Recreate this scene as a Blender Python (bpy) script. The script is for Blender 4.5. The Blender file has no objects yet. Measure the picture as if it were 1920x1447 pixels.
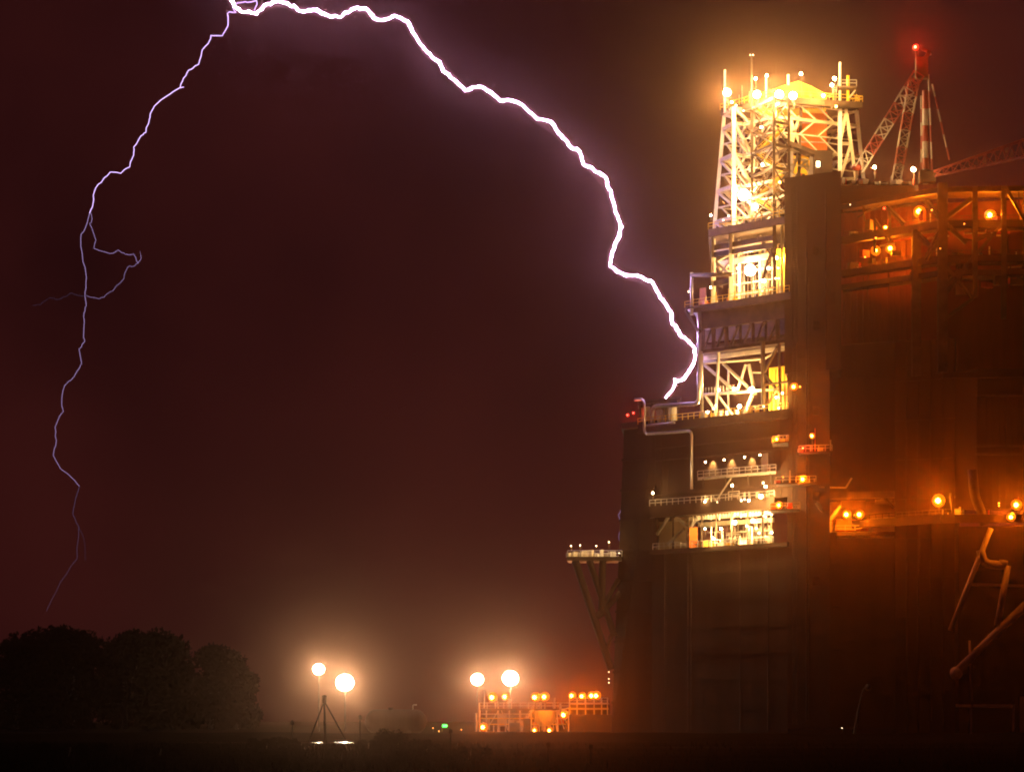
import bpy, bmesh, math, random
from mathutils import Vector, Matrix

scene = bpy.context.scene
# ------------------------------------------------------------------ camera
FOC, HZ, CX, CAMZ = 6000.0, 1345.0, 960.0, 3.0      # photo pixels per radian, horizon row, centre column, eye height (m)
cd = bpy.data.cameras.new('camera'); cam = bpy.data.objects.new('camera', cd)
scene.collection.objects.link(cam); scene.camera = cam
cam.location = (0, 0, CAMZ); cam.rotation_euler = (math.radians(90), 0, 0)
cd.sensor_fit = 'HORIZONTAL'; cd.sensor_width = 36.0; cd.lens = 36.0*FOC/1920.0
cd.shift_y = (HZ-723.5)/1920.0
cd.clip_start = 0.5; cd.clip_end = 6000
# ------------------------------------------------------------------ world: storm night, low cloud faintly lit maroon
world = bpy.data.worlds.new('World'); scene.world = world; world.use_nodes = True
wn = world.node_tree.nodes; wl = world.node_tree.links
bg = wn['Background']
tc = wn.new('ShaderNodeTexCoord'); ns = wn.new('ShaderNodeTexNoise'); ns.inputs['Scale'].default_value = 6.0
ns.inputs['Detail'].default_value = 5.0
rp = wn.new('ShaderNodeValToRGB')
rp.color_ramp.elements[0].position = .35; rp.color_ramp.elements[0].color = (0.36, 0.062, 0.075, 1)
rp.color_ramp.elements[1].position = .70; rp.color_ramp.elements[1].color = (1.1, 0.185, 0.165, 1)
wl.new(tc.outputs['Generated'], ns.inputs['Vector']); wl.new(ns.outputs['Fac'], rp.inputs['Fac'])
wl.new(rp.outputs['Color'], bg.inputs['Color']); bg.inputs['Strength'].default_value = 0.037
# ------------------------------------------------------------------ render / exposure
scene.render.engine = 'CYCLES'
cy = scene.cycles
cy.use_denoising = True
try: cy.denoiser = 'OPENIMAGEDENOISE'
except Exception: pass
cy.max_bounces = 4; cy.diffuse_bounces = 2; cy.glossy_bounces = 2; cy.volume_bounces = 0
cy.transparent_max_bounces = 24
cy.sample_clamp_indirect = 4.0
cy.filter_width = 2.0; cy.use_adaptive_sampling = True; cy.adaptive_threshold = .03
scene.view_settings.view_transform = 'Standard'; scene.view_settings.look = 'None'
scene.view_settings.exposure = 0.0; scene.view_settings.gamma = 1.0
KWHITE, KORANGE, KBOLT = .8, .6, 3.4               # lamp power scales
HAZE = 0.00005
# ------------------------------------------------------------------ helpers
COL = scene.collection
rnd = random.Random(7); r2 = random.Random(3)
def P(px, py, d):  return Vector(((px-CX)*d/FOC, d, CAMZ-(py-HZ)*d/FOC))
def X(px, d): return (px-CX)*d/FOC
def Z(py, d): return CAMZ-(py-HZ)*d/FOC
def S(px, d): return px*d/FOC

def material(name, col, rough=.6, metal=0.0, var=.25, scale=.6, bump=.15, emit=None, estr=0.0, streak=False, spec=.5):
    m = bpy.data.materials.new(name); m.use_nodes = True
    n, l = m.node_tree.nodes, m.node_tree.links
    b = n['Principled BSDF']
    b.inputs['Roughness'].default_value = rough; b.inputs['Metallic'].default_value = metal; b.inputs['Specular IOR Level'].default_value = spec
    if emit:
        b.inputs['Base Color'].default_value = (*col, 1)
        b.inputs['Emission Color'].default_value = (*emit, 1); b.inputs['Emission Strength'].default_value = estr
        return m
    t = n.new('ShaderNodeTexCoord'); mp = n.new('ShaderNodeMapping'); 
    if streak: mp.inputs['Scale'].default_value = (1, 1, .12)
    nz = n.new('ShaderNodeTexNoise'); nz.inputs['Scale'].default_value = scale; nz.inputs['Detail'].default_value = 5
    r = n.new('ShaderNodeValToRGB')
    r.color_ramp.elements[0].position = .3; r.color_ramp.elements[1].position = .7
    r.color_ramp.elements[0].color = (*[c*(1-var) for c in col], 1)
    r.color_ramp.elements[1].color = (*[min(1, c*(1+var)) for c in col], 1)
    geo = n.new('ShaderNodeNewGeometry')
    l.new(geo.outputs['Position'], mp.inputs['Vector']); l.new(mp.outputs['Vector'], nz.inputs['Vector'])
    l.new(nz.outputs['Fac'], r.inputs['Fac']); l.new(r.outputs['Color'], b.inputs['Base Color'])
    if bump:
        bp = n.new('ShaderNodeBump'); bp.inputs['Strength'].default_value = bump; bp.inputs['Distance'].default_value = .1
        l.new(nz.outputs['Fac'], bp.inputs['Height']); l.new(bp.outputs['Normal'], b.inputs['Normal'])
    return m
M = {
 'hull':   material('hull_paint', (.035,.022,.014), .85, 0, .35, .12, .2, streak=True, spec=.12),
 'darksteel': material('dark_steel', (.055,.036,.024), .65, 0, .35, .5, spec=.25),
 'steel':  material('galvanised_steel', (.42,.38,.33), .5, .3, .2, .8),
 'cream':  material('cream_painted_steel', (.52,.46,.36), .5, 0, .15, .6),
 'white':  material('white_paint', (.78,.76,.72), .45, 0, .1, .7),
 'yellow': material('yellow_paint', (.75,.46,.02), .5, 0, .12, .7),
 'orange': material('orange_wall_paint', (.60,.14,.006), .6, 0, .15, .4, streak=True),
 'redwall':material('red_oxide_paint', (.10,.012,.0045), .75, 0, .3, .3, streak=True),
 'red':    material('signal_red_paint', (.50,.045,.02), .5, 0, .15, .6),
 'crane_white': material('weathered_white_paint', (.30,.27,.24), .6, 0, .2, .6),  # white paint darkened in colour so the crane looks dimly lit
 'crane_red': material('weathered_red_paint', (.20,.018,.008), .6, 0, .2, .6),  # same dimness put into the crane's red paint
 'pipe':   material('bright_steel_pipe', (.55,.5,.45), .28, .85, .1, 1.0, .05),
 'wall':   material('pale_panel', (.40,.30,.20), .7, 0, .2, .4, streak=True),
 'ground': material('wet_dark_soil', (.007,.0055,.0045), .95, 0, .5, .05, .4, spec=0),
 'road':   material('wet_asphalt', (.012,.010,.009), .7, 0, .3, .2, .2, spec=0),
 'leaf':   material('dark_foliage', (.006,.006,.003), .95, 0, .5, .5, 0, spec=0),
 'bark':   material('bark', (.05,.04,.03), .9, 0, .3, 2),
 'black':  material('black_rubber', (.006,.0055,.005), .9, 0, .3, 1, spec=0),
 'tank':   material('tank_paint', (.045,.03,.018), .8, 0, .25, .4, streak=True, spec=.1),
}
WHITE_C = (1.0, .60, .20); MAST_C = (1.0, .80, .50); ORANGE_C = (1.0, .20, .004); RED_C = (1.0, .03, .01); GREEN_C = (.02, 1.0, .08); YELLOW_C = (1.0, .52, .10)
def glow(name, col, s, base=.8):
    m = material(name, (base,base,base), emit=col, estr=s)
    m.cycles.emission_sampling = 'NONE'
    return m
M['lens_white'] = glow('lit_white_lens', (1,.80,.50), 60)
M['lens_orange'] = glow('lit_sodium_lens', (1,.36,.04), 45)
M['lens_red'] = glow('lit_red_lens', RED_C, 14)
M['lens_green'] = glow('lit_green_lens', GREEN_C, 4)
M['globe_orange'] = glow('amber_globe_glass', (1,.17,.003), 1.0, .02)  # emission stands in for the orange bloom round a sodium lamp
M['globe_red'] = glow('red_globe_glass', (1,.02,.005), .7, .02)  # emission stands in for the red bloom round a lamp
M['lens_dim'] = glow('lit_small_lamp', (1,.78,.5), 8)
M['lens_dimorange'] = glow('lit_small_sodium_lamp', (1,.36,.04), 6)

_cache = {}
def unit(shape, mat):
    k = (shape, mat)
    if k in _cache: return _cache[k]
    bm = bmesh.new()
    if shape == 'box': bmesh.ops.create_cube(bm, size=1)
    elif shape == 'cyl': bmesh.ops.create_cone(bm, cap_ends=True, segments=10, radius1=.5, radius2=.5, depth=1)
    elif shape == 'ball': bmesh.ops.create_uvsphere(bm, u_segments=14, v_segments=9, radius=.5)
    elif shape == 'ibeam':
        w, t = .5, .09
        pts = [(-w,-w),(w,-w),(w,-w+2*t),(t,-w+2*t),(t,w-2*t),(w,w-2*t),(w,w),(-w,w),(-w,w-2*t),(-t,w-2*t),(-t,-w+2*t),(-w,-w+2*t)]
        lo = [bm.verts.new((x,y,-.5)) for x,y in pts]; hi = [bm.verts.new((x,y,.5)) for x,y in pts]
        bm.faces.new(lo[::-1]); bm.faces.new(hi)
        for i in range(12): bm.faces.new((lo[i], lo[(i+1)%12], hi[(i+1)%12], hi[i]))
    me = bpy.data.meshes.new(shape+'_'+mat); bm.normal_update(); bm.to_mesh(me); bm.free()
    if shape in ('cyl','ball'):
        for p in me.polygons: p.use_smooth = (shape == 'ball' or len(p.vertices) == 4)
    me.materials.append(M[mat]); _cache[k] = me
    return me
def thing(name, label, cat, loc=(0,0,0), group=None):
    o = bpy.data.objects.new(name, None); COL.objects.link(o); o.location = loc
    o.empty_display_size = .5
    o['label'] = label; o['category'] = cat
    if group: o['group'] = group
    return o
def tag(o, label, cat, group=None):
    o['label'] = label; o['category'] = cat
    if group: o['group'] = group
    return o
def base_of(o):
    v = Vector((0,0,0))
    while o: v += o.location; o = o.parent
    return v
def put(name, parent, mesh, mtx):
    o = bpy.data.objects.new(name, mesh); COL.objects.link(o)
    if parent is not None:
        o.parent = parent; mtx = Matrix.Translation(-base_of(parent)) @ mtx
    o.matrix_local = mtx
    return o
def beam(name, parent, a, b, w, mat, h=None, shape='box'):
    a, b = Vector(a), Vector(b); v = b-a; L = v.length
    z = v/L; ref = Vector((0,0,1)) if abs(z.z) < .99 else Vector((0,1,0))
    x = ref.cross(z).normalized(); y = z.cross(x)
    R = Matrix((x, y, z)).transposed().to_4x4()
    m = Matrix.Translation((a+b)/2) @ R @ Matrix.Diagonal((w, h or w, L, 1))
    return put(name, parent, unit(shape, mat), m)
def box(name, parent, c, size, mat, rz=0):
    return put(name, parent, unit('box', mat), Matrix.Translation(c) @ Matrix.Rotation(rz, 4, 'Z') @ Matrix.Diagonal((*size, 1)))
def ball(name, parent, c, r, mat, sc=(1,1,1)):
    return put(name, parent, unit('ball', mat), Matrix.Translation(c) @ Matrix.Diagonal((2*r*sc[0], 2*r*sc[1], 2*r*sc[2], 1)))
def mesh_obj(name, parent, verts, faces, mat, smooth=False):
    off = base_of(parent) if parent is not None else Vector((0,0,0))
    me = bpy.data.meshes.new(name); me.from_pydata([Vector(v)-off for v in verts], [], faces)
    me.materials.append(M[mat] if isinstance(mat, str) else mat); me.update()
    bm = bmesh.new(); bm.from_mesh(me); bmesh.ops.recalc_face_normals(bm, faces=bm.faces); bm.to_mesh(me); bm.free()
    if smooth:
        for p in me.polygons: p.use_smooth = True
    o = bpy.data.objects.new(name, me); COL.objects.link(o)
    if parent is not None: o.parent = parent
    return o
def prism(name, parent, plan, z0, z1, mat, plan_top=None):
    """closed block: plan = [(x, y)...] at z0, optionally another plan at z1"""
    n = len(plan); top = plan_top or plan
    v = [(x, y, z0) for x, y in plan] + [(x, y, z1) for x, y in top]
    f = [tuple(range(n))[::-1], tuple(range(n, 2*n))] + [(i, (i+1) % n, n+(i+1) % n, n+i) for i in range(n)]
    return mesh_obj(name, parent, v, f, mat)
def XY(px, d): return (X(px, d), d)
def tube_data(pts, rad, sides=8):
    v, f = [], []; n = len(pts)
    up = None
    for i, p in enumerate(pts):
        t = (pts[min(i+1, n-1)]-pts[max(i-1, 0)]).normalized()
        if up is None:
            up = Vector((0,1,0)) if abs(t.y) < .9 else Vector((1,0,0))
        a = t.cross(up).normalized(); b = t.cross(a).normalized(); up = b*-1 if (b*-1).dot(up) > 0 else b
        r = rad[i] if isinstance(rad, (list, tuple)) else rad
        for k in range(sides):
            th = 2*math.pi*k/sides
            v.append(p + a*(r*math.cos(th)) + b*(r*math.sin(th)))
    for i in range(n-1):
        for k in range(sides):
            f.append((i*sides+k, i*sides+(k+1) % sides, (i+1)*sides+(k+1) % sides, (i+1)*sides+k))
    f.append(tuple(range(sides))[::-1]); f.append(tuple((n-1)*sides+k for k in range(sides)))
    return v, f
def rounded(pts, r):
    out = [pts[0]]
    for i in range(1, len(pts)-1):
        a, b, c = pts[i-1], pts[i], pts[i+1]
        u = (a-b); w = (c-b); rr = min(r, u.length*.45, w.length*.45); u = u.normalized()*rr; w = w.normalized()*rr
        for t in (0, .25, .5, .75, 1): out.append((b+u)*(1-t)**2 + b*2*t*(1-t) + (b+w)*t*t)
    out.append(pts[-1]); return out
def pipe(name, parent, pts, r, mat='pipe', bend=1.2, sides=8):
    v, f = tube_data(rounded([Vector(p) for p in pts], bend), r, sides)
    return mesh_obj(name, parent, v, f, mat, True)
def joined(name, parent, bars, mat, kind=None):
    """many thin bars (a, b, w) that belong to one part: handrails, ladders, grating"""
    v, f = [], []
    for a, b, w in bars:
        a, b = Vector(a), Vector(b)
        if (b-a).length < 1e-4: continue
        tv, tf = tube_data([a, b], w/2, 4); o = len(v); v += tv; f += [tuple(i+o for i in q) for q in tf]
    return mesh_obj(name, parent, v, f, mat)
def handrail(parent, pts, mat='yellow', h=1.2, step=1.6, w=.11, name='handrail'):
    bars = []
    for a, b in zip(pts[:-1], pts[1:]):
        a, b = Vector(a), Vector(b); n = max(1, int((b-a).length/step))
        for i in range(n+1):
            p = a.lerp(b, i/n); bars.append((p, p+Vector((0,0,h)), w))
        for k in (.5, 1.0): bars.append((a+Vector((0,0,h*k)), b+Vector((0,0,h*k)), w))
    return joined(name, parent, bars, mat)
def ladder(parent, a, b, width=.7, mat='steel'):
    a, b = Vector(a), Vector(b); s = Vector((width/2, 0, 0)); n = max(2, int((b-a).length/.45))
    bars = [(a-s, b-s, .1), (a+s, b+s, .1)] + [(a.lerp(b, i/n)-s, a.lerp(b, i/n)+s, .07) for i in range(1, n)]
    return joined('ladder', parent, bars, mat)
TOCAM = Vector((-.25, -1, -.1)).normalized()
def add_light(parent, name, loc, power, col, soft=.15):
    ld = bpy.data.lights.new(name, 'POINT'); ld.energy = power; ld.color = col; ld.shadow_soft_size = soft
    lo = bpy.data.objects.new(name, ld); COL.objects.link(lo); lo.parent = parent; lo.location = Vector(loc)-base_of(parent)
    return lo
def add_beam(parent, name, loc, power, col, dirn=(-.12,-1,-.12), cone=140):
    ld = bpy.data.lights.new(name, 'SPOT'); ld.energy = power; ld.color = col; ld.shadow_soft_size = .2
    ld.spot_size = math.radians(cone); ld.spot_blend = .6
    lo = bpy.data.objects.new(name, ld); COL.objects.link(lo); lo.parent = parent; lo.location = Vector(loc)-base_of(parent)
    lo.rotation_euler = Vector(dirn).to_track_quat('-Z','Y').to_euler()
    return lo
HALO = {'o': 'globe_orange', 'r': 'globe_red'}
LENS = {'w': 'lens_white', 'o': 'lens_orange', 'r': 'lens_red', 'g': 'lens_green', 'd': 'lens_dim', 'e': 'lens_dimorange', 'y': 'lens_orange'}
LCOL = {'w': WHITE_C, 'o': ORANGE_C, 'r': RED_C, 'g': GREEN_C, 'd': WHITE_C, 'e': ORANGE_C, 'y': YELLOW_C}
def lamp(px, py, d, r, kind, label, power=0, post=1.5, name='floodlight', group='floodlights', front=TOCAM, cat='floodlight', mount='pole'):
    """floodlight on a short post: pole, bracket, housing and a lit round lens (r in photo pixels)"""
    c = P(px, py, d); R = S(r, d)*(.95 if kind == 'o' else .68); power *= (1.0 if kind == 'o' else 1.0)
    t = thing(name, label, cat, c-Vector((0,0,post)), group)
    back = c-front*(R*.75+.1)
    beam('housing', t, back, c-front*R*.25, R*1.9, 'darksteel', shape='cyl')
    ball('lens', t, c+front*R*(1.4 if kind in HALO else .75), R, LENS[kind])
    if HALO.get(kind): ball('globe', t, c, R*2.15, HALO[kind])  # oversized glowing ball added to draw the bloom ring round the bulb
    if mount == 'pole':
        beam('pole', t, back-Vector((0,0,post)), back+Vector((0,0,R*.3)), max(.12, min(.25, R*.35)), 'darksteel', shape='cyl')
    else:
        beam('bracket', t, back, back+Vector((0,post,0)), max(.12, min(.25, R*.35)), 'darksteel', shape='cyl')
    if power:
        k = .4 if (kind == 'w' and power >= 20000) else 1.0        # strong floodlights give most power to an added camera-facing beam, keeping the haze halo
        add_light(t, 'lamp_light', c+front*(R*2.5+.3), k*power*(KORANGE if kind in 'oe' else KWHITE), LCOL[kind], .2)
        if k < 1: add_beam(t, 'lamp_beam', c+front*(R*2.5+.35), (1-k)*power*KWHITE, LCOL[kind])
        if kind in 'or': add_beam(t, 'lamp_beam', c+front*(R*2.5+.35), power*KORANGE*(5 if (py > 1290 or (px < 1530 and py > 700)) else 8), LCOL[kind])  # extra camera-facing beam, added to make the haze round the lamp glow
    return t
def small(parent, px, py, d, r, kind='d', power=0, name='deck_light'):
    c = P(px, py, d); R = S(r, d)
    o = ball(name, parent, c, R, LENS[kind])
    if power: add_light(parent, 'deck_light_glow', c+TOCAM*(R+.25), power*(KORANGE if kind in 'oe' else KWHITE), LCOL[kind], .12)
    return o
def interp(a, b, t): return a+(b-a)*t
#================================================================== SETTING
g = mesh_obj('ground', None, [(-900,20,0),(900,20,0),(900,2500,0),(-900,2500,0)], [(0,1,2,3)], 'ground'); g['kind'] = 'structure'
rd = mesh_obj('road', None, [(-30,318,.004),(200,318,.004),(200,336,.004),(-30,336,.004)], [(0,1,2,3)], 'road'); rd['kind'] = 'structure'
# low bank behind the pond
bk = random.Random(17); bv, bf = [], []
NB = 160
for i in range(NB+1):
    x = -420+840*i/NB; h = .95+.10*math.sin(x*.11)+.06*math.sin(x*.37+1)+bk.uniform(-.05,.05)
    bv += [(x,404+bk.uniform(-1,1),.004),(x,424+bk.uniform(-1,1),h*.8),(x,433,h),(x,440,h*.95),(x,462,.004)]
for i in range(NB):
    for k in range(4): bf.append((i*5+k, i*5+k+1, (i+1)*5+k+1, (i+1)*5+k))
bank = mesh_obj('bank', None, bv, bf, 'ground', True); bank['kind'] = 'structure'
# pond: rippled water
wm = bpy.data.materials.new('rippled_water'); wm.use_nodes = True
n_, l_ = wm.node_tree.nodes, wm.node_tree.links; b_ = n_['Principled BSDF']
b_.inputs['Base Color'].default_value = (.008,.007,.007,1); b_.inputs['Roughness'].default_value = .05; b_.inputs['IOR'].default_value = 1.33
nz_ = n_.new('ShaderNodeTexNoise'); nz_.inputs['Scale'].default_value = 1.6; nz_.inputs['Detail'].default_value = 4
ge_ = n_.new('ShaderNodeNewGeometry'); bp_ = n_.new('ShaderNodeBump'); bp_.inputs['Strength'].default_value = .22; bp_.inputs['Distance'].default_value = .12
l_.new(ge_.outputs['Position'], nz_.inputs['Vector']); l_.new(nz_.outputs['Fac'], bp_.inputs['Height']); l_.new(bp_.outputs['Normal'], b_.inputs['Normal'])
wat = mesh_obj('water', None, [(X(330,383),383,.006),(X(720,383),383,.006),(X(720,394),394,.006),(X(330,394),394,.006)], [(0,1,2,3)], wm); wat['kind'] = 'structure'

#================================================================== HULL AND COLUMNS OF THE PLATFORM
def zz(py, d): return Z(py, d)
# left column, flaring slightly to the foot
col_t = thing('platform_column', 'tall dark column at the left edge of the oil platform, left of the lit bays', 'column', (X(1190,640), 640, 0), 'platform columns')
zt = Z(806, 642)
prism('column_shaft', col_t, [XY(1146,642), XY(1232,634), XY(1240,652), XY(1152,660)], 0, zt,
      'hull', [XY(1170,642), XY(1228,634), XY(1236,652), XY(1174,660)])
prism('column_cap', col_t, [XY(1165,640), XY(1232,632), XY(1240,654), XY(1170,662)], zt+.003, zt+1.2, 'hull')
for k in range(9):
    zk = zt*(k+1)/10
    beam('stiffener_band', col_t, (X(interp(1146,1170,(k+1)/10)-1,641.6), 641.6, zk), (X(1229,633.7), 633.7, zk), .35, 'hull', .5)
def lf(px):                                   # depth of the left-facing front along the platform's left side
    return 604 + (1478-px)*(633.5-604)/(1478-1222)
def LF(px, z, off=0): d = lf(px)+off; return Vector((X(px,d), d, z))
def zf(py, px): return Z(py, lf(px))
# hull block under the lower lit bay
hull = thing('platform_hull', 'broad dark hull block along the ground under the platform decks', 'platform hull', (X(1350,620), 620, 0))
zh = Z(1030, 632)
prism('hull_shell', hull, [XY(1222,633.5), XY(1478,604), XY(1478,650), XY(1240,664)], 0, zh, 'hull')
A_, B_ = Vector((X(1222,633.4),633.4,0)), Vector((X(1478,603.9),603.9,0))
for k in range(1, 7):
    h = zh*k/7
    beam('hull_seam', hull, A_+Vector((0,0,h)), B_+Vector((0,0,h)), .08, 'hull', .2)
ladder(hull, LF(1250, .5, -.25), LF(1250, zh-.2, -.25), .8, 'darksteel')
for px in (1290, 1296, 1388, 1440): beam('drain_pipe', hull, LF(px, .4, -.25), LF(px, zh-.4, -.25), .25, 'darksteel', shape='cyl')
for px, z in ((1320,1.4),(1410,1.4),(1350,16)): box('hull_door', hull, LF(px, z, -.08), (1.6,.2,2.6), 'darksteel', -.88)
beam('fender', hull, A_+Vector((-.2,-.3,zh-.5)), B_+Vector((0,-.3,zh-.5)), .7, 'hull', .9)

#================================================================== LOWER TOPSIDES (walls, main deck, walkways) px 1195-1475
top = thing('topsides_module', 'dark deck module with lit walkways above the hull, left of the tall block', 'platform module', (X(1350,622), 622, Z(1024,632)))
zmain = zf(768, 1470); zcel = zf(936, 1400); zcel0 = zf(958, 1400); zw = zf(888, 1400)
# main deck slab and dark upper wall
prism('main_deck', top, [LF(1196,0,-1)[:2], LF(1480,0,-1)[:2], LF(1480,0,40)[:2], LF(1215,0,30)[:2]], zmain-1.6, zmain, 'hull')
prism('upper_wall', top, [LF(1226,0,1.5)[:2], LF(1478,0,1.5)[:2], LF(1478,0,30)[:2], LF(1240,0,26)[:2]], zcel, zmain-1.61, 'hull')
for px in range(1240, 1478, 14):
    beam('wall_stiffener', top, LF(px, zcel+.05, 1.4), LF(px, zmain-1.65, 1.5), .12, 'hull')
for py in (822, 846, 912):
    beam('wall_girder', top, LF(1228, zf(py,1400), 1.35), LF(1478, zf(py,1400), 1.35), .5, 'hull', .4)
prism('cellar_deck', top, [LF(1218,0,-1.2)[:2], LF(1452,0,-1.2)[:2], LF(1452,0,34)[:2], LF(1236,0,30)[:2]], zcel0, zcel-.01, 'hull')
# walkway under the four wall lamps
prism('walkway', top, [LF(1308,0,-1.6)[:2], LF(1455,0,-1.6)[:2], LF(1455,0,1.4)[:2], LF(1308,0,1.4)[:2]], zw-.4, zw, 'steel')
handrail(top, [LF(1308,zw,-1.5), LF(1455,zw,-1.5)], 'steel')
for k in range(4):
    q = LF(1318+k*42, zw-.4, -1.2); beam('walkway_knee', top, q, q+Vector((.4,2.6,-2.2)), .2, 'darksteel')
for a, b in ((1326,1342),(1360,1376),(1396,1412),(1428,1440)):
    da = LF(a, zw, 1.3)
    box('wall_panel', top, (LF((a+b)/2, zw+1.9, 1.33)), (S(b-a,615)+.6, .1, 3.6), 'wall', math.atan2(29.5, X(1478,604)-X(1222,633.5))*-1)
handrail(top, [LF(1196,zmain,-.8), LF(1478,zmain,-.8)], 'yellow')
handrail(top, [LF(1218,zcel,-1.1), LF(1452,zcel,-1.1)], 'steel')
handrail(top, [LF(1224,zh,-.4), LF(1450,zh,-.4)], 'steel')
# bay E: open bay between hull top and cellar deck
handbase = zh
for px in (1232, 1262, 1290, 1316, 1343, 1372, 1402, 1430):
    beam('deck_post', top, LF(px, zh+.02, 1.2 if px > 1300 else 5), LF(px, zcel0-.02, 1.2 if px > 1300 else 5), .32, 'darksteel', shape='ibeam')
prism('bay_back_wall', top, [LF(1236,0,14)[:2], LF(1302,0,14)[:2], LF(1302,0,15)[:2], LF(1236,0,15)[:2]], zh+.02, zcel0-.05, 'wall')
for k in range(24):
    px = 1366+k*3.5; off = 12+(k*5 % 4)*.8
    beam('riser_pipe', top, LF(px, zh+.03, off), LF(px+r2.uniform(-.5,.5), zcel0-r2.uniform(.1,2.5), off), r2.uniform(.16,.34), r2.choice(['cream','steel','white','darksteel']), shape='cyl')
for py in (972, 990, 1004): beam('rack_rail', top, LF(1362, zf(py,1400), 11.5), LF(1450, zf(py,1400), 11.5), .25, 'cream')
beam('bay_girder', top, LF(1262, zf(964,1340), 6), LF(1450, zf(964,1340), 6), .5, 'cream', 1.0)
beam('bay_girder', top, LF(1310, zf(976,1340), 10), LF(1450, zf(976,1340), 10), .5, 'cream', .9)
for a, b in (((1264,962),(1292,990)), ((1282,990),(1252,1018)), ((1232,1000),(1258,960)), ((1308,962),(1296,985))):
    beam('brace', top, LF(a[0], zf(*a[::-1]), 3), LF(b[0], zf(*b[::-1]), 3), .65, 'steel', shape='cyl')
r2 = random.Random(3)
for k in range(34):
    px = r2.uniform(1316, 1448); off = r2.uniform(2, 13); h = r2.uniform(.8, 4.2)
    q = LF(px, zh+.03, off)
    if k % 3 == 0: box('equipment_skid', top, q+Vector((0,0,h*.22)), (r2.uniform(.5,1.6), 1.2, h*.44), r2.choice(['steel','cream','yellow','white']), r2.uniform(-.5,.5))
    else: beam('process_pipe', top, q, q+Vector((0,0,h)), r2.uniform(.14,.4), r2.choice(['pipe','cream','white','steel']), shape='cyl')
for k in range(10):
    px = r2.uniform(1320, 1420); z = zh+r2.uniform(.8, 4.6); off = r2.uniform(2, 12)
    beam('process_pipe', top, LF(px, z, off), LF(px+r2.uniform(12,28), z, off), r2.uniform(.15,.35), 'pipe', shape='cyl')
for k in range(26):
    px = 1300+k*5.6
    beam('hanger', top, LF(px, zcel0-.02, 2.5), LF(px+r2.uniform(-2,2), zcel0-r2.uniform(.5,1.2), 2.5), .16, 'white')
box('control_cabinet', top, LF(1300, zh+2.0, 2.2), (1.6, 1.0, 4.0), 'orange')
box('control_cabinet', top, LF(1291, zh+1.6, 2.4), (1.0, .9, 2.6), 'white')
# equipment along the cellar deck
for k in range(14):
    px = r2.uniform(1318, 1446); h = r2.uniform(.6, 1.7); q = LF(px, zcel, r2.uniform(-.6, 1.0))
    beam('vent_pipe', top, q, q+Vector((0,0,h)), r2.uniform(.15,.3), r2.choice(['steel','cream','pipe']), shape='cyl')
joined('frame_rack', top, [(LF(1366,zcel,-.4), LF(1366,zcel+1.7,-.4), .16), (LF(1386,zcel,-.4), LF(1386,zcel+1.7,-.4), .16), (LF(1366,zcel+1.7,-.4), LF(1386,zcel+1.7,-.4), .16), (LF(1366,zcel+.9,-.4), LF(1386,zcel+.9,-.4), .16)], 'cream')
beam('boom_rest', top, LF(1343, zcel+.1, -.6), LF(1372, zcel+4.6, .8), .3, 'steel', shape='cyl')
# bright bent pipe on the column front and service module struck by lightning
pipe('drain_pipe', top, [LF(1190,Z(751,636),-3), LF(1208,Z(751,636),-3), LF(1208,Z(817,636),-3), LF(1272,Z(819,636),-3), LF(1297,Z(819,636),-3), LF(1297,Z(922,632),-1)], .26, 'pipe', 1.2)
pipe('drain_pipe', top, [LF(1212,Z(801,636),-2.6), LF(1265,Z(801,636),-2.6)], .2, 'pipe')

srv = thing('service_module', 'small framed pipe module on the deck corner where the lightning strikes', 'pipe module', LF(1240, zmain, 3))
zs = zmain+.02; zs1 = Z(752, 632)
for px, off in ((1200,0),(1222,1),(1248,0),(1272,0),(1200,7),(1272,7)):
    beam('frame_post', srv, LF(px, zs, off), LF(px, zs1, off), .4, 'darksteel', shape='ibeam')
for off in (0, 7): beam('frame_beam', srv, LF(1198, zs1, off), LF(1276, zs1, off), .45, 'darksteel', shape='ibeam')
beam('frame_beam', srv, LF(1198, zs1-.2, 0), LF(1198, zs1-.2, 7), .4, 'darksteel'); beam('frame_beam', srv, LF(1274, zs1-.2, 0), LF(1274, zs1-.2, 7), .4, 'darksteel')
prism('roof_plate', srv, [LF(1196,0,-.6)[:2], LF(1278,0,-.6)[:2], LF(1278,0,7.6)[:2], LF(1196,0,7.6)[:2]], zs1+.25, zs1+.4, 'darksteel')
prism('back_panel', srv, [LF(1200,0,7.3)[:2], LF(1272,0,7.3)[:2], LF(1272,0,7.5)[:2], LF(1200,0,7.5)[:2]], zs+.05, zs1-.2, 'wall')
pipe('gas_pipe', srv, [LF(1223, zs+.1, -.4), LF(1223, zs1-.9, -.4), LF(1311, zs1-1.4, -.4), LF(1311, Z(590,630), -.4)], .42, 'pipe', 1.5)
pipe('gas_pipe', srv, [LF(1316, zs+.1, .4), LF(1316, Z(585,630), .4)], .3, 'pipe')
pipe('gas_pipe', srv, [LF(1254, zs+.1, 2), LF(1254, zs1-.6, 2)], .2, 'pipe')
for px, h in ((1214,3.4),(1236,2.6),(1262,3.0)):
    q = LF(px, zs+.05, 3.6); beam('vessel', srv, q, q+Vector((0,0,h)), 1.5, 'cream', shape='cyl'); ball('vessel_dome', srv, q+Vector((0,0,h)), .75, 'cream', (1,1,.5))
lamp(1177, 778, 640, 2.2, 'r', 'small red marker lamp at the far left end of the service deck', 160, .6, 'marker_light', 'red marker lamps', cat='marker light')
lamp(1188, 774, 638, 2.0, 'r', 'second red marker lamp, beside the framed pipe module', 160, .6, 'marker_light', 'red marker lamps', cat='marker light')

#================================================================== DRILLING STRUCTURE
def zn(py, d): return Z(py, d)
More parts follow.
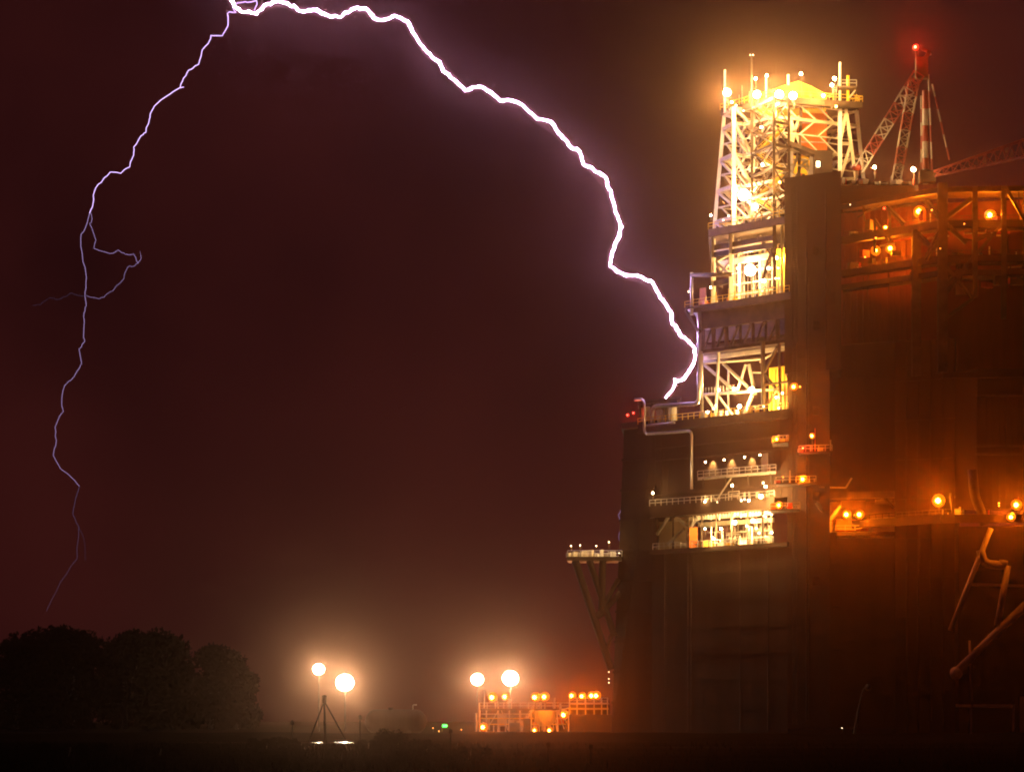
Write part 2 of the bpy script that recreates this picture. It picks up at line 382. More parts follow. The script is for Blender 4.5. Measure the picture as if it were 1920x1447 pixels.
# substructure: bay D between main deck and deck B
sub = thing('drilling_substructure', 'braced tubular bay under the drill floor, lit cream, above the main deck', 'derrick base', LF(1390, zmain, 6))
zB = zf(560, 1400)       # deck B level
zBg = zf(648, 1400)      # underside of girder storey
prism('deck_plate', sub, [LF(1300,0,-1)[:2], LF(1482,0,-1)[:2], LF(1482,0,28)[:2], LF(1318,0,24)[:2]], zB-1.4, zB, 'darksteel')
prism('girder_box', sub, [LF(1312,0,0)[:2], LF(1482,0,0)[:2], LF(1482,0,2)[:2], LF(1312,0,2)[:2]], zf(606,1400), zB-1.41, 'darksteel')
prism('girder_box', sub, [LF(1318,0,22)[:2], LF(1482,0,26)[:2], LF(1482,0,27)[:2], LF(1318,0,23)[:2]], zf(606,1400), zB-1.41, 'darksteel')
for px in (1318, 1338, 1362, 1388, 1412, 1436, 1458):
    beam('girder_post', sub, LF(px, zBg, .6), LF(px, zf(606,1400)-.02, .6), .8 if px % 4 else .5, 'darksteel', shape='ibeam')
for px in (1326, 1350, 1376, 1400, 1424, 1448):
    beam('girder_brace', sub, LF(px-8, zBg+.1, .7), LF(px+8, zf(606,1400)-.1, .7), .4, 'darksteel')
beam('girder_chord', sub, LF(1312, zBg, 0.5), LF(1482, zBg, .5), .9, 'darksteel', shape='ibeam')
beam('girder_chord', sub, LF(1316, zBg-.4, 9), LF(1482, zBg-.4, 9), .8, 'cream')
prism('mid_floor', sub, [LF(1316,0,2.5)[:2], LF(1482,0,2.5)[:2], LF(1482,0,26)[:2], LF(1316,0,22)[:2]], zf(640,1400), zf(634,1400), 'darksteel')
tub = lambda a, b, w=.75, off=3, m='cream': beam('tubular_brace', sub, LF(a[0], zf(a[1],a[0]), off), LF(b[0], zf(b[1],b[0]), off), w*.8, m, shape='cyl')
tub((1348,652),(1341,786),.8,1.5); tub((1318,676),(1428,668),.7,4); tub((1318,736),(1452,726),.65,4)
tub((1321,680),(1372,724),.75,4); tub((1356,676),(1412,730),.8,5); tub((1398,676),(1382,730),.7,7); tub((1404,676),(1416,732),.9,7)
tub((1322,738),(1345,770),.6,4); tub((1346,738),(1378,780),.6,4); tub((1412,730),(1398,770),.8,5); tub((1366,678),(1366,778),.5,12)
tub((1430,640),(1432,772),1.1,-.3,'darksteel'); tub((1432,700),(1458,650),.8,-.2,'darksteel'); tub((1432,700),(1460,735),.7,-.2,'darksteel'); tub((1435,765),(1462,722),.7,-.2,'darksteel')
tub((1461,645),(1463,770),.8,-.4,'darksteel'); tub((1478,645),(1478,768),.6,1,'darksteel')
tub((1430,722),(1478,716),.6,-.3,'darksteel')
tub((1425,672),(1450,655),.5,6); tub((1412,690),(1430,690),.4,8)
prism('yellow_panel', sub, [LF(1442,0,9)[:2], LF(1482,0,9)[:2], LF(1482,0,9.3)[:2], LF(1442,0,9.3)[:2]], zmain+.2, zf(678,1460), 'yellow')
for k in range(5): beam('panel_rib', sub, LF(1446+k*8, zmain+.3, 8.8), LF(1446+k*8, zf(682,1460), 8.8), .22, 'yellow')
for k in range(9):
    px = 1318+k*5.5; beam('stair_baluster', sub, LF(px, zf(733,1330), 4), LF(px, zf(722,1330), 4), .14, 'steel')
for k in range(8):
    px = 1322+k*14+r2.uniform(-3,3); q = LF(px, zmain+.03, r2.uniform(.8, 3))
    box('deck_valve', sub, q+Vector((0,0,.5)), (.7,.6,1.0+r2.random()*.6), r2.choice(['yellow','steel','cream']), r2.random())
# side bracket and goose-neck pipe at left of deck B
pipe('gooseneck_pipe', sub, [LF(1297, zf(592,1300), -1.2), LF(1297, zf(512,1300), -1.2)], .3, 'pipe'); pipe('gooseneck_pipe', sub, [LF(1297, zf(517,1300), -1.2), LF(1372, zf(516,1372), -1.2)], .42, 'darksteel')
prism('side_balcony', sub, [LF(1284,0,-2)[:2], LF(1316,0,-2)[:2], LF(1316,0,4)[:2], LF(1286,0,4)[:2]], zB-.6, zB-.3, 'darksteel')
beam('balcony_knee', sub, LF(1285, zB-.7, -1), LF(1312, zB-5.4, -1), .5, 'darksteel')
handrail(sub, [LF(1284,zB-.3,-1.9), LF(1300,zB-.3,-1.9)], 'yellow'); handrail(sub, [LF(1300,zB,-.8), LF(1480,zB,-.8)], 'yellow')
# drill floor: bay C between deck B and deck C
drl = thing('drill_floor', 'brightly lit drill floor bay with pipes under the upper deck of the derrick', 'derrick floor', LF(1400, zB, 8))
zC = zf(418, 1400); zC0 = zf(432, 1400)
prism('deck_plate', drl, [LF(1328,0,0)[:2], LF(1484,0,0)[:2], LF(1484,0,46)[:2], LF(1332,0,32)[:2]], zC0, zC, 'darksteel')
handrail(drl, [LF(1328,zC,.1), LF(1484,zC,.1)], 'yellow')
for px, off, w, m in ((1336,1,.5,'cream'),(1340,4,.4,'cream'),(1370,1,.6,'white'),(1374,3,.35,'cream'),(1386,8,.5,'cream'),(1425,9,.5,'cream'),(1452,-.3,.6,'darksteel'),(1466,2,.4,'cream')):
    beam('floor_post', drl, LF(px, zB+.02, off), LF(px, zC0-.02, off), w, m, shape='ibeam')
for py, off, m in ((452,2,'darksteel'),(466,1.5,'darksteel'),(455,7,'cream'),(476,8,'cream'),(520,1.5,'darksteel')):
    x1 = 1452 if py != 520 else 1372
    beam('floor_beam', drl, LF(1336, zf(py,1400), off), LF(x1, zf(py,1400), off), .7, m, 1.0)
for a, b in (((1344,486),(1368,474)), ((1344,486),(1352,512)), ((1350,512),(1370,488)), ((1345,490),(1368,510)), ((1452,455),(1430,520)), ((1422,440),(1450,478))):
    beam('floor_brace', drl, LF(a[0], zf(a[1],a[0]), 2), LF(b[0], zf(b[1],b[0]), 2), .5, 'cream' if a[0] < 1400 else 'darksteel')
for k in range(30):
    px = 1378+k*3.5; off = 11+(k*7 % 5)*.9
    beam('drill_pipe', drl, LF(px, zB+.05, off), LF(px+r2.uniform(-.6,.6), zf(r2.choice([446,452,470,486]),1430), off), r2.uniform(.18,.30), r2.choice(['cream','cream','steel','darksteel']), shape='cyl')
for py in (462, 490, 512, 532): beam('rack_rail', drl, LF(1376, zf(py,1430), 10.5), LF(1482, zf(py,1430), 10.5), .25, r2.choice(['cream','yellow','steel']))
prism('yellow_guard', drl, [LF(1456,0,6)[:2], LF(1484,0,6)[:2], LF(1484,0,6.3)[:2], LF(1456,0,6.3)[:2]], zB+.1, zf(458,1460), 'yellow')
for k in range(26):
    px = r2.uniform(1318, 1470); q = LF(px, zB+.03, r2.uniform(.4, 10)); h = r2.uniform(.8, 3.2)
    if k % 3: beam('stand_pipe', drl, q, q+Vector((0,0,h)), r2.uniform(.14,.32), r2.choice(['yellow','cream','steel','white']), shape='cyl')
    else: box('tool_box', drl, q+Vector((0,0,h*.2)), (r2.uniform(.6,1.6), 1.0, h*.4), r2.choice(['yellow','steel','orange']), r2.random())
prism('red_cabin', drl, [LF(1312,0,2)[:2], LF(1324,0,2)[:2], LF(1324,0,6)[:2], LF(1312,0,6)[:2]], zB+.03, zB+3.6, 'orange')
# derrick tower proper
der = thing('drilling_derrick', 'tall cream steel lattice derrick tower, brightly floodlit, with crown deck on top', 'derrick', Vector((X(1470,645),645,zC)))
def corner(px_t, px_b, d):
    a = P(px_t, 0, d); a.z = 0; return (px_t, px_b, d)
zT = Z(205, 642)
cL, cN, cR, cF = (1358,1336,648), (1452,1462,634), (1606,1632,644), (1500,1500,658)
def leg(c, t):                       # t 0 bottom (deck C) to 1 top
    px = interp(c[1], c[0], t); d = c[2]; return Vector((X(px,d), d, interp(zC, zT, t)))
def face(c0, c1, u, t): return leg(c0, t).lerp(leg(c1, t), u)
for c in (cL, cN, cR, cF): beam('leg', der, leg(c,0), leg(c,1), .7, 'cream', shape='ibeam')
vp = lambda px, off, t: Vector((X(px, 642+off), 642+off, interp(zC, zT, t)))
levels = [0, .2, .43, .66, .89, 1.0]
def girt(a, b, w=.6, m='cream', n='girt'): return beam(n, der, a, b, w, m, shape='ibeam')
for i, t in enumerate(levels[1:], 1):
    for a, b in ((cL,cN),(cN,cR),(cR,cF),(cF,cL)): girt(leg(a,t), leg(b,t), .5)
mp = lambda t: vp(interp(1376,1376,t), -1, t)            # upright post in the left face
beam('leg', der, mp(0), mp(1), .75, 'cream')
beam('leg', der, vp(1412,2,0), vp(1412,2,1), .7, 'cream'); beam('leg', der, vp(1394,14,0), vp(1394,14,1), .5, 'cream')
for i in range(5):
    t0, t1 = levels[i], levels[i+1]
    girt(leg(cL,t1), mp(t1), .7); beam('brace', der, leg(cL,t1), mp(t0+.35*(t1-t0)), .45, 'cream')
    beam('brace', der, mp(t1), vp(1412,2,t0), .55, 'cream'); girt(mp(t1), vp(1412,2,t1), .55)
    beam('brace', der, vp(1394,14,t1), vp(1412,4,t0), .45, 'cream'); beam('brace', der, vp(1380,12,t0), vp(1396,12,t1), .4, 'cream')
    beam('brace', der, face(cL,cF,.1,t1), face(cL,cF,.45,t0), .5, 'cream'); beam('brace', der, face(cF,cR,.6,t1), face(cF,cR,.2,t0), .4, 'cream')
lv = [0,.1,.2,.31,.43,.55,.66,.78,.89,1.0]
for i in range(9):
    t0, t1 = lv[i], lv[i+1]
    for a, b in ((cL,cN),(cN,cR),(cL,cF)):
        for u in (.28,.5,.72):
            beam('lacing', der, face(a,b,u,t0), face(a,b,u+(.2 if i % 2 else -.2),t1), .22, 'cream')
        beam('lacing', der, face(a,b,0,t1), face(a,b,1,t1), .22, 'cream')
# right-hand pair
rp_ = lambda t: vp(1575, -1, t)
beam('leg', der, rp_(0), rp_(1), .75, 'white')
rr = lambda t: vp(interp(1622,1586,t), -1, t)
beam('leg', der, rr(0), rr(1), .6, 'cream')
for t0, t1 in ((.30,.48),(.48,.74),(.74,.98)):
    girt(rp_(t0), rr(t0), .6); beam('brace', der, rp_(t0), rr(t1), .55, 'cream')
for t in (.76, .90): pipe('cable', der, [vp(1500,0,t), vp(1548,0,t-.005), rp_(t-.03)], .09, 'steel')
# middle frame beside the stair tower
for px in (1484, 1496): beam('leg', der, vp(px,-3,.25), vp(px+(6 if px>1490 else 0),-3,1), .6, 'cream' if px < 1490 else 'darksteel')
for a, b, ta, tb in ((1484,1498,.70,.93),(1484,1500,.88,.72),(1484,1502,.72,.71),(1484,1500,.5,.7),(1484,1504,.48,.30)):
    beam('brace', der, vp(a,-3,ta), vp(b,-3,tb), .5, 'cream')
# orange enclosure hanging inside the right half
box('wind_wall', der, (X(1524,646), 647, (Z(212,646)+Z(291,646))/2), (S(50,646), 6, Z(212,646)-Z(291,646)), 'orange')
for k in range(9): beam('wall_rib', der, P(1502+k*5.5,214,642.7), P(1502+k*5.5,290,642.7), .16, 'orange')
# sloped roof and lit shelter lower right
beam('shelter_roof', der, P(1478,272,636), P(1528,291,636), 5, 'darksteel', .8)
beam('shelter_post', der, P(1484,276,637), P(1484,336,637), .6, 'white'); beam('shelter_post', der, P(1522,291,637), P(1522,332,637), .8, 'white')
box('shelter_wall', der, P(1505,316,644), (S(40,644), .3, S(46,644)), 'yellow')
for a, b in (((1490,335),(1510,300)),((1512,300),(1518,332)),((1488,300),(1512,300))): beam('shelter_frame', der, P(*a,640), P(*b,640), .5, 'cream')
box('winch_house', der, P(1542,310,636), (S(34,636), 5, S(48,636)), 'darksteel'); box('winch_house_window', der, P(1534,308,633.3), (.7,.12,1.1), 'lens_dim')
box('tool_shed', der, P(1500,336,634), (S(16,636), 3, S(16,636)), 'darksteel')
# crown deck
pl = [leg(cL,1)[:2], leg(cN,1)[:2], (X(1610,640),640), leg(cF,1)[:2]]
cen = Vector((sum(p[0] for p in pl)/4, sum(p[1] for p in pl)/4))
pl = [tuple(Vector(p)+(Vector(p)-cen).normalized()*.8) for p in pl]
prism('crown_deck', der, pl, zT-.2, zT+1.0, 'darksteel')
zcd = zT+1.003
handrail(der, [Vector((*p, zcd)) for p in pl]+[Vector((*pl[0], zcd))], 'yellow')
def rod(px, y0, y1, d, w, m): return beam('lightning_rod', der, P(px,y1,d), P(px,y0,d), w, m, shape='cyl')
rod(1359,131,212,646,.45,'white'); rod(1437,140,190,640,.45,'white'); rod(1478,140,160,640,.55,'white'); rod(1575,117,205,641,.5,'white'); rod(1590,142,205,641,.6,'yellow')
beam('mast', der, P(1409,100,633), P(1409,206,633), .42, 'darksteel', shape='cyl'); small(der,1407,103.5,633,1.1,'d',0,'mast_light'); small(der,1412,103.5,633,1.1,'d',0,'mast_light')
for px, y0, y1 in ((1386,178,206),(1391,160,206),(1405,172,206),(1366,190,208),(1555,180,206),(1564,172,206)): rod(px,y0,y1,644,.15,'steel')
# yellow canopy over the crown block
d0, d1 = 640, 648
out = [(1428,204),(1428,176),(1470,160),(1497,152),(1522,162),(1549,177),(1549,206)]
v = [P(px,py,d0) for px,py in out]+[P(px,py,d0)+Vector((0,d1-d0,0)) for px,py in out]; nn = len(out)
mesh_obj('canopy', der, v, [tuple(range(nn)), tuple(range(nn,2*nn))]+[(i,(i+1)%nn,nn+(i+1)%nn,nn+i) for i in range(nn)], 'yellow')
for px in (1440,1456,1472,1487,1503,1517,1533,1547): beam('canopy_rib', der, P(px,204,639.8), P(px,interp(176,156,min(1,max(0,1-abs(px-1497)/52))),639.8), .25, 'yellow')
box('canopy_door', der, P(1523,189,639.7), (S(9,640), .2, S(20,640)), 'darksteel')
prism('crown_balcony', der, [(X(1572,638),638),(X(1606,638),638),(X(1606,645),645),(X(1572,645),645)], Z(168,640), Z(165,640), 'darksteel')
handrail(der, [(X(1572,638),638.1,Z(165,640)), (X(1606,638),638.1,Z(165,640))], 'steel', 1.2); handrail(der, [(X(1604,640),638.1,zcd), (X(1612,640),641,zcd)], 'yellow')
ladder(der, P(1562,205,638), P(1566,160,638), .7)
beam('balcony_knee', der, P(1604,169,640), P(1592,184,640), .3, 'steel')
# stair tower lattice in front of the derrick
stt = thing('stair_tower', 'dark square lattice stair tower standing in front of the lit derrick', 'stair tower', P(1445,540,628))
sc_ = [(1410,634),(1451,623),(1479,627),(1440,638)]
zs0, zs1_ = zB+.02, Z(192, 627)
for px, d in sc_: beam('post', stt, (X(px,d),d,zs0), (X(px,d),d,zs1_), .55, 'darksteel')
nl = 9
for i in range(nl+1):
    z = interp(zs0, zs1_, i/nl)
    for j in range(4):
        a, b = sc_[j], sc_[(j+1)%4]
        beam('girt', stt, (X(*a),a[1],z), (X(*b),b[1],z), .5, 'darksteel')
        if i < nl:
            z2 = interp(zs0, zs1_, (i+1)/nl)
            beam('brace', stt, (X(*a),a[1],z), (X(*b),b[1],z2), .22, 'darksteel')
            if j in (0,1): beam('brace', stt, (X(*a),a[1],z2), (X(*b),b[1],z), .22, 'darksteel')
    if i < nl:
        a = Vector((X(1418,634),633,z)).lerp(Vector((X(1470,630),630,z)), 0 if i % 2 else 1); b = Vector((X(1418,634),633,z)).lerp(Vector((X(1470,630),630,z)), 1 if i % 2 else 0); b.z = interp(zs0, zs1_, (i+1)/nl)
        beam('stair_flight', stt, a, b, 1.1, 'yellow', .25)
        handrail(stt, [a+Vector((0,-.6,0)), b+Vector((0,-.6,0))], 'yellow', 1.0, 1.2, .09)
        box('landing', stt, b, (1.8, 2.0, .15), 'steel')

#================================================================== TALL NEAR BLOCK AND RIGHT TRUSS MODULE
blk = thing('tall_block', 'tall plain dark block in front of the derrick, with a rounded top edge', 'platform block', (X(1530,600), 600, 0))
zb = Z(346, 603)
plan = [XY(1471,604), XY(1576,596), XY(1730,598), XY(1730,640), XY(1500,640)]
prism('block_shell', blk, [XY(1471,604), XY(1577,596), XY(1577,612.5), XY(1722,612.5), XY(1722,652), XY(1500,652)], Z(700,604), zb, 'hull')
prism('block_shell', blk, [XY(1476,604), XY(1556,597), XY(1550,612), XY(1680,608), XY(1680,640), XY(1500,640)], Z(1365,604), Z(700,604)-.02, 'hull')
ins = [(X(1484,604),606), (X(1577,596),599), (X(1577,612),614), (X(1716,612.5),615), (X(1716,640),638), (X(1508,640),638)]
prism('roof_cap', blk, [XY(1471,604), XY(1577,596), XY(1577,612.5), XY(1722,612.5), XY(1722,652), XY(1500,652)], zb+.003, zb+1.4, 'hull')
prism('red_wall', blk, [XY(1577.5,612), XY(1721,602), XY(1721,602.4), XY(1577.5,612.4)], Z(640,606), Z(392,606), 'redwall')
for k in range(12):
    px = 1584+k*11.5; d = 612-(px-1577)*10/144
    beam('wall_rib', blk, P(px,640,d-.05), P(px,394,d-.05), .15, 'redwall')
for py in (420, 500, 580, 660, 740, 820, 900, 980, 1060, 1140, 1220, 1300):
    beam('shell_seam', blk, P(1473,py,603.8), P(1576,(py-1345)*603.8/595.8+1345,595.8), .1, 'hull')
ladder(blk, P(1490,1358,601.6), P(1490,352,601.6), .8, 'darksteel')
for px, y0, y1, w in ((1512,1350,420,.22),(1516,1350,520,.16),(1548,1340,356,.25)):
    d = 603.7-(px-1471)*8/106; beam('conduit', blk, P(px,y0,d), P(px,y1,d), w, 'darksteel', shape='cyl')
for py in (470, 610, 770, 930, 1090):
    d = 603.6-(1532-1471)*8/106; box('junction_box', blk, P(1530,py,d), (1.2,.5,1.6), 'darksteel', -.15)
for px, py in ((1556,560),(1500,660),(1560,1010)): box('access_panel', blk, P(px,py,603.75-(px-1471)*8/106), (1.8,.15,2.4), 'hull', -.43)
rz_ = zb+1.41
for k in range(22):
    px = 1492+k*10.5; q = Vector((X(px,612), 612, zb+1.4)); h = r2.uniform(.5, 2.4)
    if k % 2: beam('roof_pipe', blk, q, q+Vector((0,0,h)), r2.uniform(.15,.35), r2.choice(['darksteel','red','steel']), shape='cyl')
    else: box('roof_unit', blk, q+Vector((0,0,h*.3)), (r2.uniform(.8,2.2),1.5,h*.6), 'darksteel', r2.random())
# right truss module: open frame, px 1640-1930
trs = thing('truss_module', 'open dark truss frame with sodium-lit decks at the right edge of the platform', 'truss module', (X(1800,590), 590, Z(1000,590)))
def RF(px, z, off=0):
    d = (604-(px-1577)*20/190 if px < 1767 else 584-(px-1767)*1/160)+off; return Vector((X(px,d), d, z))
zr = lambda py: Z(py, 584)
for px, w, y0, y1 in ((1640,.5,455,392),(1668,.5,440,372),(1718,1.6,700,425),(1767,1.7,700,345),(1828,.9,560,352),(1882,.9,600,352),(1925,1.2,980,352)):
    beam('frame_post', trs, RF(px, zr(y0), -1), RF(px, zr(y1), -1), w, 'darksteel', shape='ibeam')
for y, y2, w in ((415,432,1.4),(480,496,1.3),(352,360,1.0),(508,522,1.0),(700,715,.9),(965,985,1.5)):
    for a, b in ((1580,1767),(1767,1930)):
        if y == 700 and a == 1580: continue
        beam('deck_beam', trs, RF(a, zr(y)-w/2, -.8), RF(b, zr(y)-w/2, -.8), .8, 'hull', w)
    if y != 700: prism('deck_plate', trs, [RF(1580,0,.2)[:2], RF(1767,0,.2)[:2], RF(1930,0,.2)[:2], RF(1930,0,9)[:2], RF(1767,0,9)[:2], RF(1580,0,6)[:2]], zr(y)-.5, zr(y)-.2, 'darksteel')
    if y in (415,480,965): handrail(trs, [RF(1582,zr(y)-.2,.1), RF(1767,zr(y)-.2,.1), RF(1930,zr(y)-.2,.1)], 'darksteel')
dg = lambda a, b, w=.8: beam('truss_brace', trs, RF(a[0], zr(a[1]), -1.2), RF(b[0], zr(b[1]), -1.2), w, 'darksteel', shape='ibeam')
dg((1766,415),(1736,372)); dg((1768,415),(1822,375)); dg((1766,428),(1738,485),1.0); dg((1722,436),(1752,468),.8); dg((1770,418),(1812,458),.8); dg((1824,455),(1858,440),.7)
dg((1664,372),(1695,410),.7); dg((1768,560),(1826,482),.7); dg((1768,545),(1800,505),.6); dg((1770,495),(1822,560),.6); dg((1882,420),(1830,480),.6); dg((1884,352),(1920,415),.6)
dg((1640,392),(1668,440),.5); dg((1770,600),(1826,560),.6)
rt = random.Random(77)
for k in range(34):                      # tangle of pipes, hangers and cables in front of the lit decks
    px = rt.uniform(1590, 1915); y0 = rt.choice([362, 372, 432, 440, 496, 500]); L = rt.uniform(12, 46)
    if k % 3 == 0: beam('hanger', trs, RF(px, zr(y0), rt.uniform(-1.2,1)), RF(px+rt.uniform(-3,3), zr(y0+L), rt.uniform(-1.2,1)), rt.uniform(.15,.35), 'darksteel', shape='cyl')
    elif k % 3 == 1: beam('pipe_run', trs, RF(px, zr(y0+rt.uniform(0,20)), -.4), RF(px+L, zr(y0+rt.uniform(0,24)), -.4), rt.uniform(.12,.3), 'darksteel', shape='cyl')
    else: box('equipment_box', trs, RF(px, zr(y0+rt.uniform(20,40)), .5), (rt.uniform(.8,2.6), 1, rt.uniform(.8,2.2)), rt.choice(['darksteel','red','darksteel']), rt.random())
# back panels inside the right module and lower right walls
prism('back_panel', trs, [RF(1722,0,9.2)[:2], RF(1930,0,9.2)[:2], RF(1930,0,9.6)[:2], RF(1722,0,9.6)[:2]], zr(700), zr(360), 'redwall')
prism('lit_panel', trs, [RF(1794,0,3)[:2], RF(1829,0,3)[:2], RF(1829,0,3.2)[:2], RF(1794,0,3.2)[:2]], zr(518), zr(489), 'wall')
prism('lit_panel', trs, [RF(1792,0,3)[:2], RF(1829,0,3)[:2], RF(1829,0,3.2)[:2], RF(1792,0,3.2)[:2]], zr(548), zr(526), 'wall')
prism('lower_wall', trs, [RF(1788,0,6)[:2], RF(1832,0,2)[:2], RF(1930,0,2)[:2], RF(1930,0,2.4)[:2], RF(1832,0,2.4)[:2], RF(1788,0,6.4)[:2]], zr(955), zr(690), 'hull')
for py in (740, 835, 850): beam('wall_rail', trs, RF(1830, zr(py), 1.6), RF(1930, zr(py), 1.6), .4, 'darksteel')
for k in range(8): beam('wall_rib', trs, RF(1838+k*12, zr(950), 1.9), RF(1838+k*12, zr(742), 1.9), .15, 'hull')
pipe('curved_pipe', trs, [RF(1823, zr(880), 0), RF(1827, zr(930), 0), RF(1840, zr(960), 0), RF(1846, zr(985), 0)], .9, 'darksteel', 4)
beam('deck_post', trs, RF(1782, zr(925), -1.3), RF(1788, zr(972), -1.3), .45, 'darksteel', shape='cyl')
for k in range(40):
    py = r2.choice([415, 480, 965]); px = r2.uniform(1600, 1925); h = r2.uniform(.6, 2.6)
    if py == 965 and px < 1730: continue
    q = RF(px, zr(py)-.19, r2.uniform(.6, 5))
    if k % 3: beam('process_pipe', trs, q, q+Vector((0,0,h)), r2.uniform(.14,.4), r2.choice(['pipe','red','cream','steel']), shape='cyl')
    else: box('equipment_box', trs, q+Vector((0,0,h*.3)), (r2.uniform(.6,2.4),1.2,h*.6), r2.choice(['red','steel','cream','darksteel']), r2.random())
for k in range(10):
    px = r2.uniform(1600, 1880); z = zr(r2.choice([425,430,436,490,498])); 
    beam('process_pipe', trs, RF(px, z-1, 1.5), RF(px+r2.uniform(15,50), z-1, 1.5), r2.uniform(.15,.4), r2.choice(['pipe','red','cream']), shape='cyl')
for px in range(1592, 1612, 3): beam('vent_slat', trs, RF(px, zr(484), -.3), RF(px, zr(478), -.3), .14, 'cream')
# dark box front between the two (1680-1830, 560-1365): right column
rc = thing('platform_column', 'broad dark column at the lower right of the platform, between the sodium-lit bays', 'column', (X(1755,594), 594, 0), 'platform columns')
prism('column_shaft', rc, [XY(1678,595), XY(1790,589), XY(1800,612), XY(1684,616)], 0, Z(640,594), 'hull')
for k in range(1, 10):
    z = Z(640,594)*k/10; beam('stiffener_band', rc, (X(1677.5,594.8),594.8,z), (X(1790.5,588.8),588.8,z), .4, 'hull', .3)
for px in (1700,1722,1745,1768): beam('stiffener', rc, (X(px,592.6-(px-1722)*.053),592.6-(px-1722)*.053,.5), (X(px,592.6-(px-1722)*.053),592.6-(px-1722)*.053,Z(645,594)), .3, 'hull')
pon = thing('platform_hull', 'dark pontoon block behind the slanting support pipes at the lower right', 'platform hull', (X(1870,620),620,0))
prism('pontoon_shell', pon, [XY(1788,606), XY(1990,600), XY(1990,640), XY(1788,640)], 0, Z(986,604), 'hull')
for k in range(1, 6): beam('pontoon_band', pon, (X(1789,605.9),605.9,Z(986,604)*k/6), (X(1988,600),600,Z(986,604)*k/6), .15, 'hull')
# lower orange bay 1550-1676 x 925-1000
bay = thing('machinery_bay', 'sodium-lit machinery bay with two bright lamps between the dark block and column', 'machinery bay', P(1612,1000,600))
prism('bay_floor', bay, [XY(1545,600), XY(1680,597), XY(1680,608), XY(1545,608)], Z(1004,600), Z(998,600), 'darksteel')
prism('bay_roof', bay, [XY(1535,599), XY(1680,596), XY(1680,608), XY(1535,608)], Z(935,600), Z(923,600), 'darksteel')
prism('bay_wall', bay, [XY(1545,606.5), XY(1680,606), XY(1680,606.4), XY(1545,606.9)], Z(997,600), Z(936,600), 'wall')
box('machine_panel', bay, P(1600,945,604), (S(46,600),.4,S(14,600)), 'wall'); box('machine_panel', bay, P(1650,972,603), (S(36,600),.4,S(7,600)), 'cream')
box('machine_panel', bay, P(1657,938,602.5), (S(32,600),.4,S(13,600)), 'cream'); box('machine_base', bay, P(1597,985,602), (S(60,600),3,S(20,600)), 'orange')
for a, b in (((1530,942),(1556,975)),((1556,975),(1576,948)),((1650,925),(1676,952)),((1556,1005),(1556,975))): beam('bay_brace', bay, P(*a,598.5), P(*b,598.5), .5, 'cream' if a[0]<1600 else 'darksteel')
beam('crane_arm', bay, P(1536,913,598), P(1586,914,598), .25, 'steel'); beam('crane_arm', bay, P(1586,914,598), P(1597,896,598), .3, 'steel')
handrail(bay, [P(1548,997,599), P(1640,997,599)], 'steel')
# small sodium-lit balconies on the block's left side
for (x0, x1, py, lab) in ((1449,1478,830,'highest'),(1498,1560,848,'middle'),(1455,1530,906,'lower'),(1445,1500,955,'lowest')):
    t = thing('side_balcony', {'highest':'narrow steel balcony at the block corner with one sodium lamp','middle':'steel balcony on the dark block with upright panels and a red lamp','lower':'steel balcony on the dark block below the red lamp','lowest':'steel balcony beside the lower lit bay with one sodium lamp'}[lab], 'balcony', P((x0+x1)/2, py, 599), 'balconies on the dark block')
    prism('balcony_floor', t, [XY(x0,597.5), XY(x1,595), XY(x1,604), XY(x0,605)], Z(py+3,599), Z(py,599), 'darksteel')
    handrail(t, [Vector((*XY(x0,597.6), Z(py,599))), Vector((*XY(x1,595.1), Z(py,599)))], 'steel', 1.1, 1.2)
    for k in range(4):
        q = Vector((*XY(interp(x0+3,x1-3,k/3),598.5), Z(py,599)+.01)); h = r2.uniform(.8,2.4)
        if k % 2: beam('pipe_stub', t, q, q+Vector((0,0,h)), .25, 'steel', shape='cyl')
        else: box('junction_box', t, q+Vector((0,0,h*.3)), (1,.8,h*.6), r2.choice(['wall','red']))
    if lab == 'middle':
        for px in (1532, 1545): box('upright_panel', t, P(px, 826, 599.5), (.9,.3,4.6), 'orange')
# braces and pipes at lower right foot
brc = thing('support_braces', 'slanting steel support pipes and frame at the lower right foot of the platform', 'support frame', P(1830,1364,582))
pipe('brace_pipe', brc, [P(1858,990,582), P(1782,1182,582)], .5, 'wall'); pipe('brace_pipe', brc, [P(1945,1112,582), P(1792,1260,582)], .75, 'wall')
pipe('brace_pipe', brc, [P(1890,1060,582), P(1870,1172,582)], .6, 'wall'); ball('pipe_end', brc, P(1793,1261,582), 1.2, 'wall')
beam('cross_beam', brc, P(1822,1095,582), P(1920,1098,582), .5, 'wall'); pipe('elbow_pipe', brc, [P(1838,1030,582), P(1845,1056,582), P(1880,1060,582), P(1882,1050,582)], .8, 'wall', 2)
pipe('hose', brc, [P(1818,1200,582), P(1819,1250,582), P(1823,1325,582)], .2, 'wall')
beam('frame_beam', brc, P(1722,1322,594), P(1902,1323,594), .55, 'steel')
for px in (1722,1733,1820,1900): beam('frame_post', brc, P(px,1322,594), Vector((X(px,594),594,0)), .35, 'steel')
beam('cabinet', brc, P(1918,1305,594), Vector((X(1918,594),594,0)), 1.2, 'wall')
arm = thing('loading_arm', 'small jointed steel arm standing low in front of the hull', 'loading arm', Vector((X(1602,590),590,0)))
beam('arm_post', arm, Vector((X(1602,590),590,0)), P(1610,1330,590), .5, 'darksteel', shape='cyl'); beam('arm_link', arm, P(1610,1330,590), P(1618,1292,590), .35, 'darksteel', shape='cyl'); ball('arm_joint', arm, P(1628,1288,590), .6, 'darksteel'); beam('arm_link', arm, P(1618,1292,590), P(1628,1288,590), .35, 'darksteel', shape='cyl')

